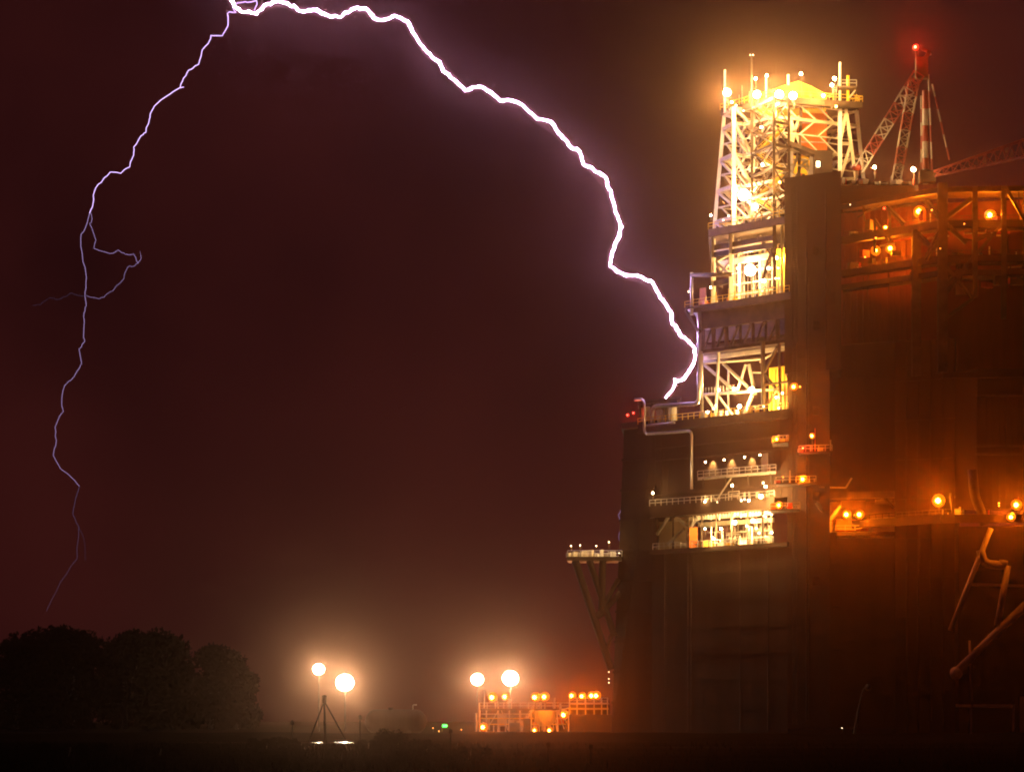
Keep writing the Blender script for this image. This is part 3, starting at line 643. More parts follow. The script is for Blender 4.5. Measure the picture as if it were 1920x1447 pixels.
#================================================================== CRANES ON THE ROOF
def lattice(parent, a, b, w0, w1, bays, stripes, cw=.28):
    a, b = Vector(a), Vector(b); ax = (b-a).normalized(); s = ax.cross(Vector((0,1,0))).normalized(); dp = Vector((0,1,0))
    def pt(t, i, j): w = interp(w0, w1, t)/2; return a.lerp(b, t)+s*(w*i)+dp*(w*j)
    for k in range(bays):
        t0, t1 = k/bays, (k+1)/bays; m = 'crane_white' if int(t0*stripes) % 2 == 0 else 'crane_red'
        for i, j in ((-1,-1),(1,-1),(1,1),(-1,1)): beam('boom_chord', parent, pt(t0,i,j), pt(t1,i,j), cw, m, shape='cyl')
        beam('boom_lacing', parent, pt(t0,-1,-1), pt(t1,1,-1), cw*.6, m); beam('boom_lacing', parent, pt(t0,1,1), pt(t1,-1,1), cw*.6, m)
        beam('boom_lacing', parent, pt(t0,-1,1), pt(t1,-1,-1), cw*.6, m); beam('boom_lacing', parent, pt(t1,-1,-1), pt(t1,1,-1), cw*.6, m)
crn = thing('pedestal_crane', 'red and white striped crane with raised lattice boom, red lamp at its tip', 'crane', Vector((X(1735,618),618,zb)))
lattice(crn, P(1610,318,618), P(1722,140,618), 1.8, 2.2, 12, 6.0)
beam('boom_head', crn, P(1720,142,618), P(1742,97,618), 1.2, 'darksteel', .8); beam('boom_head', crn, P(1719,92,618), P(1720,142,618), .4, 'darksteel'); beam('tip_arm', crn, P(1729,92,618), P(1742,98,618), .5, 'crane_red', .5); beam('tip_arm', crn, P(1742,98,618), P(1744,104,618), .5, 'crane_white')
box('head_block', crn, P(1728,128,618.5), (S(22,618), 2, S(40,618)), 'darksteel')
for k in range(6):                       # striped king post
    y0, y1 = [(170,205),(205,236),(236,266),(266,297),(297,318),(318,345)][k]
    beam('mast_section', crn, P(1735,y1,620), P(1735,y0,620), 1.2, 'crane_red' if k % 2 == 0 else 'crane_white', shape='cyl')
for x0, y0, x1, y1 in ((1727,180,1728,330),(1741,140,1748,330),(1748,158,1780,300)):
    for k in range(6):
        a, b = P(x0,y0,619), P(x1,y1,619); beam('pendant_bar', crn, a.lerp(b,k/6), a.lerp(b,(k+1)/6), .3, 'crane_white' if k % 2 == 0 else 'crane_red', shape='cyl')
box('slew_base', crn, P(1738,332,619), (S(30,618), 3, S(22,618)), 'darksteel')
ball('boom_foot', crn, P(1606,314,618), .9, 'crane_red', (1.2,1,.8)); beam('boom_rest', crn, P(1606,314,618), Vector((X(1606,618),618,zb+1)), .5, 'darksteel')
cr2 = thing('lattice_boom', 'dim red and white lattice boom leaning behind the striped crane mast', 'crane boom', P(1678,342,630))
lattice(cr2, P(1680,342,630), P(1714,150,630), 1.6, 2.0, 12, 6.0, .24)
cr3 = thing('stowed_boom', 'long red lattice boom lying low to the right on the roof', 'crane boom', P(1755,325,612))
lattice(cr3, P(1752,326,612), P(1930,276,606), 1.0, 3.2, 11, .01, .22)
for o in cr3.children: o.data = unit('cyl' if 'chord' in o.name else 'box', 'crane_red')

#================================================================== CANTILEVER AT THE LEFT EDGE
can = thing('cantilever_platform', 'cantilever deck with slanting braces projecting from the left column', 'cantilever platform', P(1115,1045,638))
zc = Z(1043, 638)
prism('deck_plate', can, [XY(1063,638), XY(1166,638), XY(1166,648), XY(1066,648)], zc-.8, zc, 'darksteel')
handrail(can, [Vector((*XY(1064,638.2),zc)), Vector((*XY(1166,638.2),zc))], 'white', 1.2, 1.3)
handrail(can, [Vector((*XY(1067,647.8),zc)), Vector((*XY(1166,647.8),zc))], 'white', 1.2, 1.3)
for d in (639, 646):
    for a, b, w in (((1078,1050),(1146,1255),1.0),((1105,1050),(1152,1192),.9),((1130,1048),(1128,1145),1.0),((1160,1085),(1114,1165),.7),((1163,1110),(1128,1150),.8),((1112,1160),(1130,1150),.8),((1150,1180),(1138,1215),.6)):
        beam('brace', can, P(*a,d), P(*b,d), w*1.45, 'hull', shape='cyl')
for k in range(9):
    q = Vector((X(1068+k*10,641),641,zc+.01)); h = r2.uniform(.5,1.6); box('deck_box', can, q+Vector((0,0,h/2)), (r2.uniform(.5,1.3),1,h), r2.choice(['white','cream','steel']), r2.random())
for px, py, lab in ((1071,1023,'leftmost small lamp on a post on the cantilever deck'),(1088,1022,'second small post lamp from the left on the cantilever deck'),(1118,1023,'third small post lamp from the left on the cantilever deck'),(1142,1016,'small post lamp on the cantilever deck nearest the column'),):
    lamp(px, py, 640, 1.5, 'd', lab, 260, S(1043-py,640), 'post_lamp', 'post lamps on the cantilever', cat='post lamp')
small(can, 1161, 1037, 639, 1.2)
for py in (1259, 1272, 1279): small(can, 1141.5, py, 636, .9, 'd', 0, 'ladder_light')

#================================================================== LAMPS OF THE PLATFORM
W = [ # px, py, d, r, kind, power, post, label
 (1364,174,638,10,'w',70000,3.6,'large white floodlight at the left corner of the derrick crown'),
 (1420,178,631,10,'w',66000,2.6,'white floodlight cluster beside the dark mast on the derrick crown'),
 (1417,148,634,3,'w',2500,5.8,'small white lamp on a tall post right of the dark mast'),
 (1438,142,636,3,'w',2500,6.4,'small white lamp topping the white rod on the derrick crown'),
 (1462,178,633,11,'w',75000,2.6,'white floodlight at the left front of the yellow crown canopy'),
 (1488,180,632,10,'w',50000,2.6,'white floodlight at the middle front of the yellow crown canopy'),
 (1502,139,636,3.5,'w',3000,7,'small white lamp on a thin pole above the yellow canopy'),
 (1544,180,635,5,'y',9000,2.6,'yellowish floodlight at the right end of the yellow canopy'),
 (1565,148,636,4.5,'w',6000,5.8,'upper white lamp beside the ladder at the crown balcony'),
 (1560,160,637,4,'w',4000,4.6,'lower white lamp beside the ladder at the crown balcony'),
 (1568,200,635,3,'y',1500,.6,'small yellow lamp low on the right of the crown deck'),
 (1428,239,627,3,'w',3500,1.2,'highest white lamp inside the stair tower'),
 (1459,195,622,2.4,'w',1500,1.0,'small white lamp at the top of the stair tower'),
 (1430,309,627,3,'w',3500,1.2,'middle white lamp inside the stair tower'),
 (1396,366,640,15,'w',48000,2.4,'very bright floodlight low inside the derrick, left of the stair tower'),
 (1416,388,634,8,'w',9000,2.0,'bright floodlight at the foot of the stair tower above the deck'),
 (1462,342,622,2.6,'y',1800,1.0,'yellow lamp inside the stair tower where the dark block begins'),
 (1467,408,616,2.6,'w',900,1.0,'white lamp beside the block edge at the upper derrick deck'),
 (1333,404,636,2.2,'w',900,1.0,'small white lamp at the left end of the upper derrick deck'),
 (1408,507,621,15,'w',34000,2.6,'very bright floodlight in the middle of the drill floor bay'),
 (1432,526,616,5,'w',7000,1.2,'bright floodlight low at the right of the drill floor'),
 (1457,484,612,5,'y',9000,2.4,'yellowish floodlight on the drill floor against the dark block'),
 (1333,539,628,2.4,'w',1800,.8,'small white lamp at the left rail of the drill floor'),
 (1354,533,626,2.4,'w',1800,.8,'second small white lamp at the left rail of the drill floor'),
 (1410,731,616,8,'w',22000,2.2,'bright white floodlight among the braces below the drill floor'),
 (1376,728,622,3.4,'w',4000,1.4,'white lamp on the cross brace below the drill floor'),
 (1387,762,618,5,'w',9000,.9,'white floodlight standing on the main deck below the braces'),
 (1327,772,626,3,'w',2600,.9,'white lamp at the left of the main deck by the yellow rails'),
 (1348,731,624,2.2,'w',800,1.0,'small white lamp on the upright brace below the drill floor'),
 (1456,745,606,3.2,'y',7000,1.2,'yellow lamp in the yellow panelled corner below the drill floor'),
 (1436,912,604,3,'w',2000,1.4,'upper white lamp at the right end of the cellar deck'),
 (1427,930,606,5.5,'w',12000,.8,'brightest white floodlight at the right end of the cellar deck'),
 (1404,938,609,2.6,'w',2000,.6,'white lamp low on the cellar deck next to the brightest one'),
 (1373,910,612,2.6,'w',1500,2.6,'white lamp on a tall post in the middle of the cellar deck'),
 (1224,924,631,2.6,'w',900,1.6,'lone white lamp at the left end of the cellar deck'),
 (1322,940,621,2.0,'w',800,.5,'small white lamp near the left middle of the cellar deck'),
 (1352,991,621,2.8,'w',3000,2.2,'white post lamp right of the open gap in the lower bay'),
 (1322,991,625,2.0,'w',1200,2.2,'white post lamp inside the open gap of the lower bay'),
 (1338,1009,619,3,'w',3500,.8,'white lamp standing low beside the rail of the lower bay'),
 (1378,979,617,5,'w',12000,.8,'bright floodlight under the cellar deck in the middle of the lower bay'),
 (1412,976,612,4.5,'w',10000,.8,'bright floodlight under the cellar deck at the right of the lower bay'),
 (1447,998,606,2.2,'w',900,.8,'small white lamp at the far right end of the lower bay'),
 (1640,314,614,4.2,'w',3500,2.2,'left one of the two white floodlights on the roof by the crane'),
 (1713,318,612,6,'w',7000,2.0,'right larger one of the two white floodlights on the roof by the crane'),
 (1717,89,616,4.2,'r',2600,.8,'red warning lamp at the tip of the crane'),
 (1489,725,598,3.6,'o',2600,1.2,'sodium lamp high on the dark block, right of the braced bay'),
 (1457,823,598,2.8,'o',1600,1.2,'sodium lamp on the narrow balcony at the block corner'),
 (1523,817,597,2.8,'o',1600,1.6,'sodium lamp above the upright panels on the dark block'),
 (1506,840,597,2.2,'r',900,.8,'red lamp on the balcony of the dark block'),
 (1506,898,597,4,'o',3000,1.2,'sodium lamp on the balcony below the red lamp'),
 (1461,947,598,3.6,'o',2600,1.2,'sodium lamp beside the right end of the lower bay'),
 (1588,964,598,4.4,'o',4500,1.4,'left one of the two sodium lamps in the machinery bay'),
 (1612,964,598,4.4,'o',4500,1.4,'right one of the two sodium lamps in the machinery bay'),
 (1760,938,586,6,'o',6500,2.2,'large sodium lamp alone on the lower right column'),
 (1906,946,583.5,5,'o',5000,2.0,'upper sodium lamp at the lower right edge of the platform'),
 (1896,969,581,4,'o',3500,1.0,'lower sodium lamp at the lower right edge of the platform'),
 (1724,397,592,5.5,'o',6500,1.8,'large sodium lamp left of the thick truss post'),
 (1857,404,590,5.5,'o',6500,1.4,'large sodium lamp right of the thick truss post'),
 (1639,428,603,2.8,'o',1600,1.4,'left one of the paired small sodium lamps on the upper truss deck'),
 (1661,427,602,2.8,'o',1600,1.4,'right one of the paired small sodium lamps on the upper truss deck'),
 (1642,470,602.5,4.6,'o',4500,1.2,'left one of the two bright sodium lamps on the lower truss deck'),
 (1670,466,600.5,4.4,'o',4500,1.2,'right one of the two bright sodium lamps on the lower truss deck'),
 (1918,408,590,3,'o',2000,1.2,'sodium lamp on the truss deck at the right edge of the picture'),
]
for px, py, d, r, k, pw, post, lab in W:
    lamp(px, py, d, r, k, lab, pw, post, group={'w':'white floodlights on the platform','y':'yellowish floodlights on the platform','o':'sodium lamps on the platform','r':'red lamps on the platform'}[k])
# four wall lamps over the walkway, each lighting the wall below
for i, (px, py, lab) in enumerate(((1323,866,'leftmost wall lamp over the upper walkway'),(1358,862,'second wall lamp from the left over the upper walkway'),(1396,857,'third wall lamp from the left over the upper walkway'),(1425,853,'rightmost wall lamp over the upper walkway'))):
    d = lf(px)-1.2
    t = lamp(px, py, d, 2.0, 'w', lab, 0, 2.6, 'wall_lamp', 'wall lamps over the walkway', cat='wall lamp', mount='arm')
    ld = bpy.data.lights.new('wall_lamp_light', 'SPOT'); ld.energy = 9000*KWHITE; ld.color = WHITE_C; ld.spot_size = math.radians(70); ld.spot_blend = .5; ld.shadow_soft_size = .1
    if i < 3:
        lo = bpy.data.objects.new('wall_lamp_light', ld); COL.objects.link(lo); lo.parent = t
        q = LF(px+8, zw+3.7, -.1); lo.location = q-base_of(t)
        lo.rotation_euler = Vector((.77*.4,.64*.4,-1)).to_track_quat('-Z','Y').to_euler()
for par, l in ((der, ((1380,198,1.6),(1372,192,2.4),(1394,208,1.4),(1459,250,1.6))), (drl, ((1366,405,1.6),(1356,413,1.4),(1383,503,2.2),(1441,503,3.4),(1459,503,1.8),(1454,522,1.6),(1460,522,1.5),(1384,534,1.4),(1291,547,1.4))), (sub, ((1342,760,1.6),(1338,766,1.8),(1467,737,2.2),(1432,762,1.4),(1460,765,1.8))), (top, ((1431,905,1.8),(1390,938,1.8),(1396,936,1.4),(1437,960,1.2),(1443,962,1.3),(1447,965,1.5),(1432,967,1.2),(1436,969,1.4),(1423,999,2.2),(1400,986,2.0),(1418,990,1.8),(1345,941,1.1)))):
    for px, py, r in l: small(par, px, py, (lf(px)-1.5 if par is not der else 634), r)
for px, py, r, k in ((1658,391,2.0,'r'),(1594,384,1,'d'),(1642,446,1.4,'e'),(1670,444,1.2,'e'),(1747,394,1.5,'e'),(1763,466,1.1,'e'),(1808,420,1.3,'e'),(1622,482,1.5,'e'),(1873,943,1.3,'e'),(1873,948,1.1,'e')):
    c = small(trs, px, py, 581 if px > 1700 else 594, r, k)
for px, py in ((1468,894),(1500,725)): small(blk, px, py, 600 if px < 1480 else 599, 1.6, 'e')
# white-hot light patches in the crown handled by the lamps above

#================================================================== SHORE: HIGH MAST LIGHTS, COMPOUND, TANK
def high_mast(px, py, r, d, label, power):
    c = P(px, py, d); R = S(r, d)
    t = thing('high_mast_light', label, 'mast light', (c.x, c.y, 0), 'high mast floodlights on the shore')
    beam('mast', t, (c.x, c.y, 0), (c.x, c.y, c.z), .35, 'darksteel', shape='cyl')
    ring = [c+Vector((math.cos(a)*R*.55, math.sin(a)*R*.55, R*.05)) for a in [2*math.pi*k/8 for k in range(9)]]
    pipe('head_ring', t, ring, .15, 'steel', .1, 6)
    beam('head_frame', t, c-Vector((R*.6,0,0)), c+Vector((R*.6,0,0)), .2, 'steel'); beam('head_frame', t, c-Vector((0,0,R*.5)), c+Vector((0,0,R*.5)), .2, 'steel')
    n = 0
    ball('flood_dome', t, c+Vector((0,-.5-R*.25,0)), R*.84, 'lens_white', (1,.8,.92))
    for i in range(6):
        a = math.pi*i/3; q = c+Vector((math.cos(a)*R*.55, 0, math.sin(a)*R*.5))
        beam('head_can', t, q+Vector((0,R*.3,0)), q+Vector((0,R*.8,0)), R*.4, 'darksteel', shape='cyl')
    add_beam(t, 'mast_light_beam', c+Vector((0,-1.2-R*1.2,0)), power*KWHITE*1.8, MAST_C)
    return t
high_mast(598,1254,13,720,'smaller leftmost mast floodlight on the shore, higher of the left pair',26000)
high_mast(647,1279,20,700,'large mast floodlight at the right of the left pair on the shore',60000)
high_mast(895,1273,14,760,'smaller mast floodlight above the left end of the orange compound',30000)
high_mast(957,1271,18,760,'large mast floodlight above the middle of the orange compound',50000)
cmp_ = thing('process_compound', 'low orange-lit process building with upper deck and railings beside the platform', 'process building', (X(985,700),700,0))
D = 700
zdk = Z(1328, D)
prism('upper_deck', cmp_, [XY(898,D), XY(1068,D), XY(1068,D+8), XY(898,D+8)], zdk-.35, zdk, 'darksteel')
prism('back_wall', cmp_, [XY(905,D+7), XY(1062,D+7), XY(1062,D+7.4), XY(905,D+7.4)], 0, zdk-.36, 'tank')
handrail(cmp_, [Vector((*XY(898,D+.1),zdk)), Vector((*XY(1068,D+.1),zdk))], 'cream', 1.3, 1.7)
for px in (900,912,934,955,975,996,1020,1045,1066): beam('column', cmp_, Vector((*XY(px,D+.4),0)), Vector((*XY(px,D+.4),zdk-.36)), .3, 'cream', shape='ibeam')
beam('wall_pipe', cmp_, P(893,1336,D), Vector((*XY(893,D),0)), .4, 'cream', shape='cyl'); beam('wall_pipe', cmp_, P(899,1318,D), Vector((*XY(899,D),0)), .3, 'cream', shape='cyl'); beam('antenna', cmp_, P(908,1294,D), P(908,1326,D), .3, 'cream')
rc_ = random.Random(41)
for z in (1338, 1346, 1357): beam('pipe_run', cmp_, P(902,z,D+rc_.uniform(1,4)), P(rc_.choice([1000,1060]),z,D+2), .22, rc_.choice(['cream','steel','yellow']), shape='cyl')
for k in range(10):
    px = 906+k*15.5; box('wall_panel', cmp_, Vector((*XY(px+6,D+6.85), rc_.uniform(1.2,2.6))), (rc_.uniform(.9,1.7), .12, rc_.uniform(1.2,2.8)), rc_.choice(['wall','orange','cream','darksteel','wall']))
for a, b in (((912,1368),(934,1332)),((940,1330),(952,1368)),((1046,1332),(1058,1366))): beam('cross_brace', cmp_, P(*a,D+.6), P(*b,D+.6), .16, 'cream')
beam('stair', cmp_, P(974,1369,D-1), P(1000,1330,D-.6), .8, 'steel', .2); handrail(cmp_, [P(974,1369,D-1.3), P(1000,1330,D-.9)], 'cream', 1.0, 1.2, .09)
for px, h in ((934,1.7),(958,2.2),(1014,1.5),(1040,2.4),(1050,1.2)): beam('roof_vent', cmp_, Vector((*XY(px,D+3),zdk)), Vector((*XY(px,D+3),zdk+h)), .35, 'cream', shape='cyl')
# hopper
hc = Vector((X(1022,D+2.5), D+2.5, 0)); hv, hf = [], []
for z, r in ((zdk-.4,3.4),(2.2,2.2),(1.2,1.0)):
    hv += [hc+Vector((math.cos(a)*r, math.sin(a)*r, z)) for a in [2*math.pi*k/12 for k in range(12)]]
for i in range(2):
    for k in range(12): hf.append((i*12+k, i*12+(k+1)%12, (i+1)*12+(k+1)%12, (i+1)*12+k))
mesh_obj('hopper', cmp_, hv, hf+[tuple(range(12)), tuple(range(24,36))], 'cream')
for k in range(9): beam('hopper_strut', cmp_, P(1000+k*5.5,1368,D), P(1006+k*4,1332,D), .16, 'cream')
box('dark_cabinet', cmp_, Vector((*XY(965,D-2),Z(1354,D-2)/2)), (S(20,D),2,Z(1354,D-2)), 'black'); box('dark_cabinet', cmp_, Vector((*XY(988,D-2),Z(1346,D-2)/2)), (S(14,D),2,Z(1346,D-2)), 'black')
for k in range(12):
    px = 925+k*11+r2.uniform(-4,4); q = Vector((*XY(px,D+2),0)); beam('process_pipe', cmp_, q, q+Vector((0,0,r2.uniform(.8,2.6))), .25, r2.choice(['yellow','cream','steel']), shape='cyl')
yd = thing('elevated_rack', 'orange-lit pipe rack with three lamps above a dark bulkhead', 'pipe rack', (X(1105,690),690,0))
prism('bulkhead', yd, [XY(1068,688), XY(1150,688), XY(1150,700), XY(1068,700)], 0, Z(1339,690), 'hull')
for z in (1318,1328): beam('rack_beam', yd, P(1066,z,690), P(1141,z,690), .35, 'cream')
for px in (1068,1082,1098,1114,1128,1139): beam('rack_post', yd, P(px,1339,690), P(px,1308,690), .25, 'cream')
prism('rack_floor', yd, [XY(1066,688.5), XY(1142,688.5), XY(1142,696), XY(1066,696)], Z(1318,690)-.2, Z(1318,690), 'steel')
prism('rack_wall', yd, [XY(1068,696.5), XY(1142,696.5), XY(1142,696.8), XY(1068,696.8)], Z(1338,690), Z(1312,690), 'tank')
handrail(yd, [P(1068,1318,688.7), P(1140,1318,688.7)], 'cream', 1.2, 1.4)
beam('rack_beam', yd, P(1042,1332,690), P(1070,1326,690), .3, 'cream'); beam('rack_beam', yd, P(1048,1336,690), P(1060,1350,690), .25, 'cream')
for px, py, r, pw, post, lab in ((924,1306,4.6,2600,2.4,'leftmost sodium lamp on the compound roof'),(948,1305,3.8,1800,2.5,'second sodium lamp from the left on the compound roof'),(1004,1306,4.4,2600,2.4,'third sodium lamp from the left on the compound roof'),(1022,1305,4.2,2400,2.5,'fourth sodium lamp from the left on the compound roof'),(1058,1339,4.2,2600,2.0,'sodium lamp at the gap between compound and pipe rack'),(907,1362,4,2000,.9,'sodium lamp near the ground at the compound left corner'),(1003,1368,2.6,1200,.4,'left sodium lamp near the ground under the hopper'),(1031,1368,3,1400,.4,'right sodium lamp near the ground under the hopper'),(1073,1303,3.6,2200,1.6,'left sodium lamp on the pipe rack'),(1092,1304,3.6,2200,1.6,'middle sodium lamp on the pipe rack'),(1110,1303,3.8,2200,1.6,'inner one of the touching pair of sodium lamps on the pipe rack'),(1119,1303,4.0,2400,1.6,'rightmost sodium lamp of the touching pair on the pipe rack')):
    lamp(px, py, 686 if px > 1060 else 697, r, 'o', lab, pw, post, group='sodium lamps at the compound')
def zlow(px, py, d): return P(px, py, d)
gs = thing('green_signal', 'green signal with twin lamps on a thin post on the shore', 'signal light', (X(834,690),690,0))
beam('post', gs, (X(829,690),690,0), P(829,1356,690), .2, 'darksteel', shape='cyl'); box('head', gs, P(833.5,1360,690.4), (1.6,.3,.8), 'black')
beam('arm', gs, P(829,1358,690.4), P(833,1358,690.4), .2, 'darksteel'); ball('lens', gs, P(832,1360,689.9), .32, 'lens_green'); ball('lens', gs, P(836,1360,689.9), .32, 'lens_green'); add_light(gs, 'signal_glow', P(834,1360,688.8), 160, GREEN_C, .2)
for px, py, lab in ((812,1364,'tiny orange marker light on the shore right of the tank'),(823,1370,'tiny low orange marker light left of the green signal'),(865,1367,'tiny orange marker light between green signal and compound')):
    lamp(px, py, 680, 1.3, 'e', lab, 0, max(.2, P(px,py,680).z), 'marker_light', 'orange marker lights on the shore', cat='marker light')
lamp(1579, 1364, 575, 1.0, 'd', 'tiny white lamp on the ground below the dark hull', 0, .8, 'marker_light', 'white marker light', cat='marker light')
# storage tank: horizontal cylinder with domed ends
tk = thing('storage_tank', 'long dark horizontal tank with domed ends lying on the shore', 'tank', (X(742,640),640,0))
tc_, tr = P(742,1352,640), S(23,640)
v, f = [], []; prof = []
Lh = S(36,640)
for k in range(7): a = math.pi/2*k/6; prof.append((-Lh-tr*.95*math.cos(a), tr*max(.02,math.sin(a))))
for k in range(7): a = math.pi/2*(1-k/6); prof.append((Lh+tr*.95*math.cos(a), tr*max(.02,math.sin(a))))
for x, r in prof: v += [tc_+Vector((x, math.cos(a)*r, math.sin(a)*r)) for a in [2*math.pi*k/24 for k in range(24)]]
for i in range(len(prof)-1):
    for k in range(24): f.append((i*24+k, i*24+(k+1)%24, (i+1)*24+(k+1)%24, (i+1)*24+k))
mesh_obj('tank_shell', tk, v, f, 'tank', True)
for px in (716,742,768): 
    beam('tank_band', tk, (X(px,640),640-tr-.02,tc_.z), (X(px,640)+.25,640-tr-.02,tc_.z), .2, 'tank'); box('saddle', tk, (X(px,640),640,(tc_.z-tr*.7)/2), (.8,tr*1.4,tc_.z-tr*.7), 'darksteel')
pipe('vent_pipe', tk, [tc_+Vector((3.4,0,tr-.1)), tc_+Vector((3.4,0,tr+.9)), tc_+Vector((4.2,0,tr+.9))], .12, 'steel', .4)
beam('manhole', tk, tc_+Vector((-1,0,tr-.1)), tc_+Vector((-1,0,tr+.35)), 1.0, 'tank', shape='cyl')
# tripod beacon
tb = thing('tripod_beacon', 'dark three-legged tripod beacon with a small head in front of the mast lights', 'beacon', (X(608,330),330,0))
apex = P(608,1314,330)
for q in (Vector((X(575,328),328,0)), Vector((X(656,328),328,0)), Vector((X(612,340),340,0))): beam('leg', tb, apex, q, .13, 'black', shape='cyl')
beam('centre_post', tb, (X(608,330),330,0), P(608,1306,330), .16, 'black', shape='cyl')
beam('head', tb, P(608,1317,330), P(608,1305,330), .42, 'black', shape='cyl'); ball('head_cap', tb, P(608,1305,330), .25, 'black', (1,1,.6))
for px, y0, d, lab in ((548,1352,345,'short dark post with a round top left of the tripod'),(675,1342,345,'thin dark post with a small plate right of the tripod'),(845,1368,290,'stubby dark marker post in front of the shore right of the bush'),(1028,1394,215,'dark marker post low in the foreground below the compound'),(1108,1398,205,'second dark marker post low in the foreground, fainter, right of centre')):
    t = thing('marker_post', lab, 'post', (X(px,d),d,0), 'dark marker posts')
    beam('shaft', t, (X(px,d),d,0), P(px,y0,d), .14, 'black', shape='cyl'); box('top_plate', t, P(px,y0+3,d-.12), (S(7,d),.06,S(6,d)), 'black'); ball('cap', t, P(px,y0,d), .14, 'black')

#================================================================== VEGETATION
def leaf_cloud(name, parent, blobs, n, size, seed, mat='leaf'):
    r = random.Random(seed); v, f = [], []
    tot = sum(b[1]**2 for b in blobs)
    for c, R, sq in blobs:
        for _ in range(int(n*R*R/tot)):
            u = Vector((r.gauss(0,1), r.gauss(0,1), r.gauss(0,1))).normalized()*R*(r.random()**.35)
            p = Vector(c)+Vector((u.x, u.y, u.z*sq)); s = size*r.uniform(.5,1.4)
            if p.z < .05: p.z = .05+r.random()*.3
            a = Vector((r.gauss(0,1), r.gauss(0,1), r.gauss(0,1))).normalized(); b = a.orthogonal().normalized()
            o = len(v); v += [p+a*s, p+b*s*.55, p-a*s, p-b*s*.55]; f.append((o,o+1,o+2,o+3))
    off = base_of(parent); me = bpy.data.meshes.new(name); me.from_pydata([q-off for q in v], [], f); me.materials.append(M[mat])
    o = bpy.data.objects.new(name, me); COL.objects.link(o); o.parent = parent
    return o
def tree(px, d, top_py, wpx, label, seed):
    r = random.Random(seed); x = X(px,d); H = Z(top_py,d); Wd = S(wpx,d)/2
    t = thing('tree', label, 'tree', (x,d,0), 'dark trees on the left shore')
    v, f = tube_data([Vector((x,d,0)), Vector((x+r.uniform(-.5,.5),d,H*.3)), Vector((x+r.uniform(-1,1),d,H*.62))], [H*.03,H*.022,H*.01], 8); mesh_obj('trunk', t, v, f, 'bark', True)
    blobs = []
    for k in range(26):
        a = r.uniform(0, 2*math.pi); h = r.uniform(.08, .88); w = Wd*math.sqrt(max(.1, 1-((h-.42)/.5)**2))*r.uniform(.2,.75)
        p = Vector((x+math.cos(a)*w, d+math.sin(a)*w, H*h)); blobs.append((p, r.uniform(.28,.46)*min(Wd, H*.5), .85))
        if k < 6: v, f = tube_data([Vector((x,d,H*.22)), (Vector((x,d,H*.3))+p)/2, p], [H*.014,H*.009,H*.004], 6); mesh_obj('limb', t, v, f, 'bark', True)
    blobs.append((Vector((x,d,H-.32*min(Wd,H*.5))), .32*min(Wd,H*.5), 1.0))
    leaf_cloud('crown', t, blobs, 9000, .75, seed); return t
tree(30,  860, 1185, 230, 'leftmost dark tree on the far left shore, tall and broad', 11)
tree(135, 880, 1178, 230, 'second dark tree from the left, tallest of the shore row', 12)
tree(235, 870, 1184, 220, 'third dark tree from the left in the shore row', 13)
tree(325, 860, 1188, 210, 'fourth dark tree from the left in the shore row', 14)
tree(395, 850, 1206, 180, 'second dark tree from the right end of the shore row, rounded crown', 15)
tree(85,  900, 1180, 240, 'dark tree standing behind and between the two leftmost shore trees', 17)
tree(280, 905, 1183, 240, 'dark tree filling the gap behind the third and fourth shore trees', 18)
tree(445, 840, 1245, 100, 'rightmost and lowest dark tree of the left shore row', 16)
def bush(px, d, top_py, wpx, label, seed, n=2600):
    t = thing('bush', label, 'bush', (X(px,d),d,0), 'dark foreground bushes'); H = Z(top_py,d); Wd = S(wpx,d)/2; r = random.Random(seed)
    bl = [(Vector((X(px,d)+r.uniform(-.75,.75)*Wd, d+r.uniform(-1,1), H*r.uniform(.2,.62))), max(.25,H*r.uniform(.28,.42)), .9) for _ in range(9)]
    leaf_cloud('foliage', t, bl, n, .10, seed)
    v, f = tube_data([Vector((X(px,d),d,0)), Vector((X(px,d)+.1,d,H*.6))], [.09,.04], 6); mesh_obj('stem', t, v, f, 'bark')
    return t
bush(745, 300, 1362, 120, 'rounded dark bush in the foreground in front of the tank', 21); bush(690,310,1384,60,'low dark bush left of the rounded bush',22); bush(500,300,1376,70,'low dark bush left of the tripod beacon',23)
bush(800,285,1384,80,'low dark bush right of the rounded bush, below the tank end',24); bush(540,320,1378,50,'small dark bush beside the round topped post',25)
bush(130,250,1388,170,'wide dark bush at the left bottom of the picture',26,4000); bush(300,255,1394,110,'low dark bush second from the left bottom corner',28); bush(880,230,1396,90,'dark bush low in the foreground left of the marker post',27)
# reeds / grass
rr_ = random.Random(5); v, f = [], []
for k in range(9000):
    d = rr_.uniform(170, 368); px = rr_.uniform(-60, 900) if rr_.random() < .7 else rr_.uniform(-60, 1980)
    x = X(px,d); h = rr_.uniform(.25,.7)*(1.8 if rr_.random() < .03 and 480 < px < 700 else 1); w = .03
    l = rr_.uniform(-.15,.15)*h; o = len(v); v += [(x-w,d,0),(x+w,d,0),(x+l,d+rr_.uniform(-.1,.1),h)]; f.append((o,o+1,o+2))
gr = mesh_obj('grass', None, v, f, 'leaf'); gr['kind'] = 'stuff'; gr['label'] = 'dark reeds and rough grass over the foreground ground'; gr['category'] = 'grass'
for k, (px, h, d) in enumerate(((578,2.6,345),(585,1.4,350),(617,2.0,352),(638,2.2,350),(632,1.5,345),(660,1.9,350))):
    pass

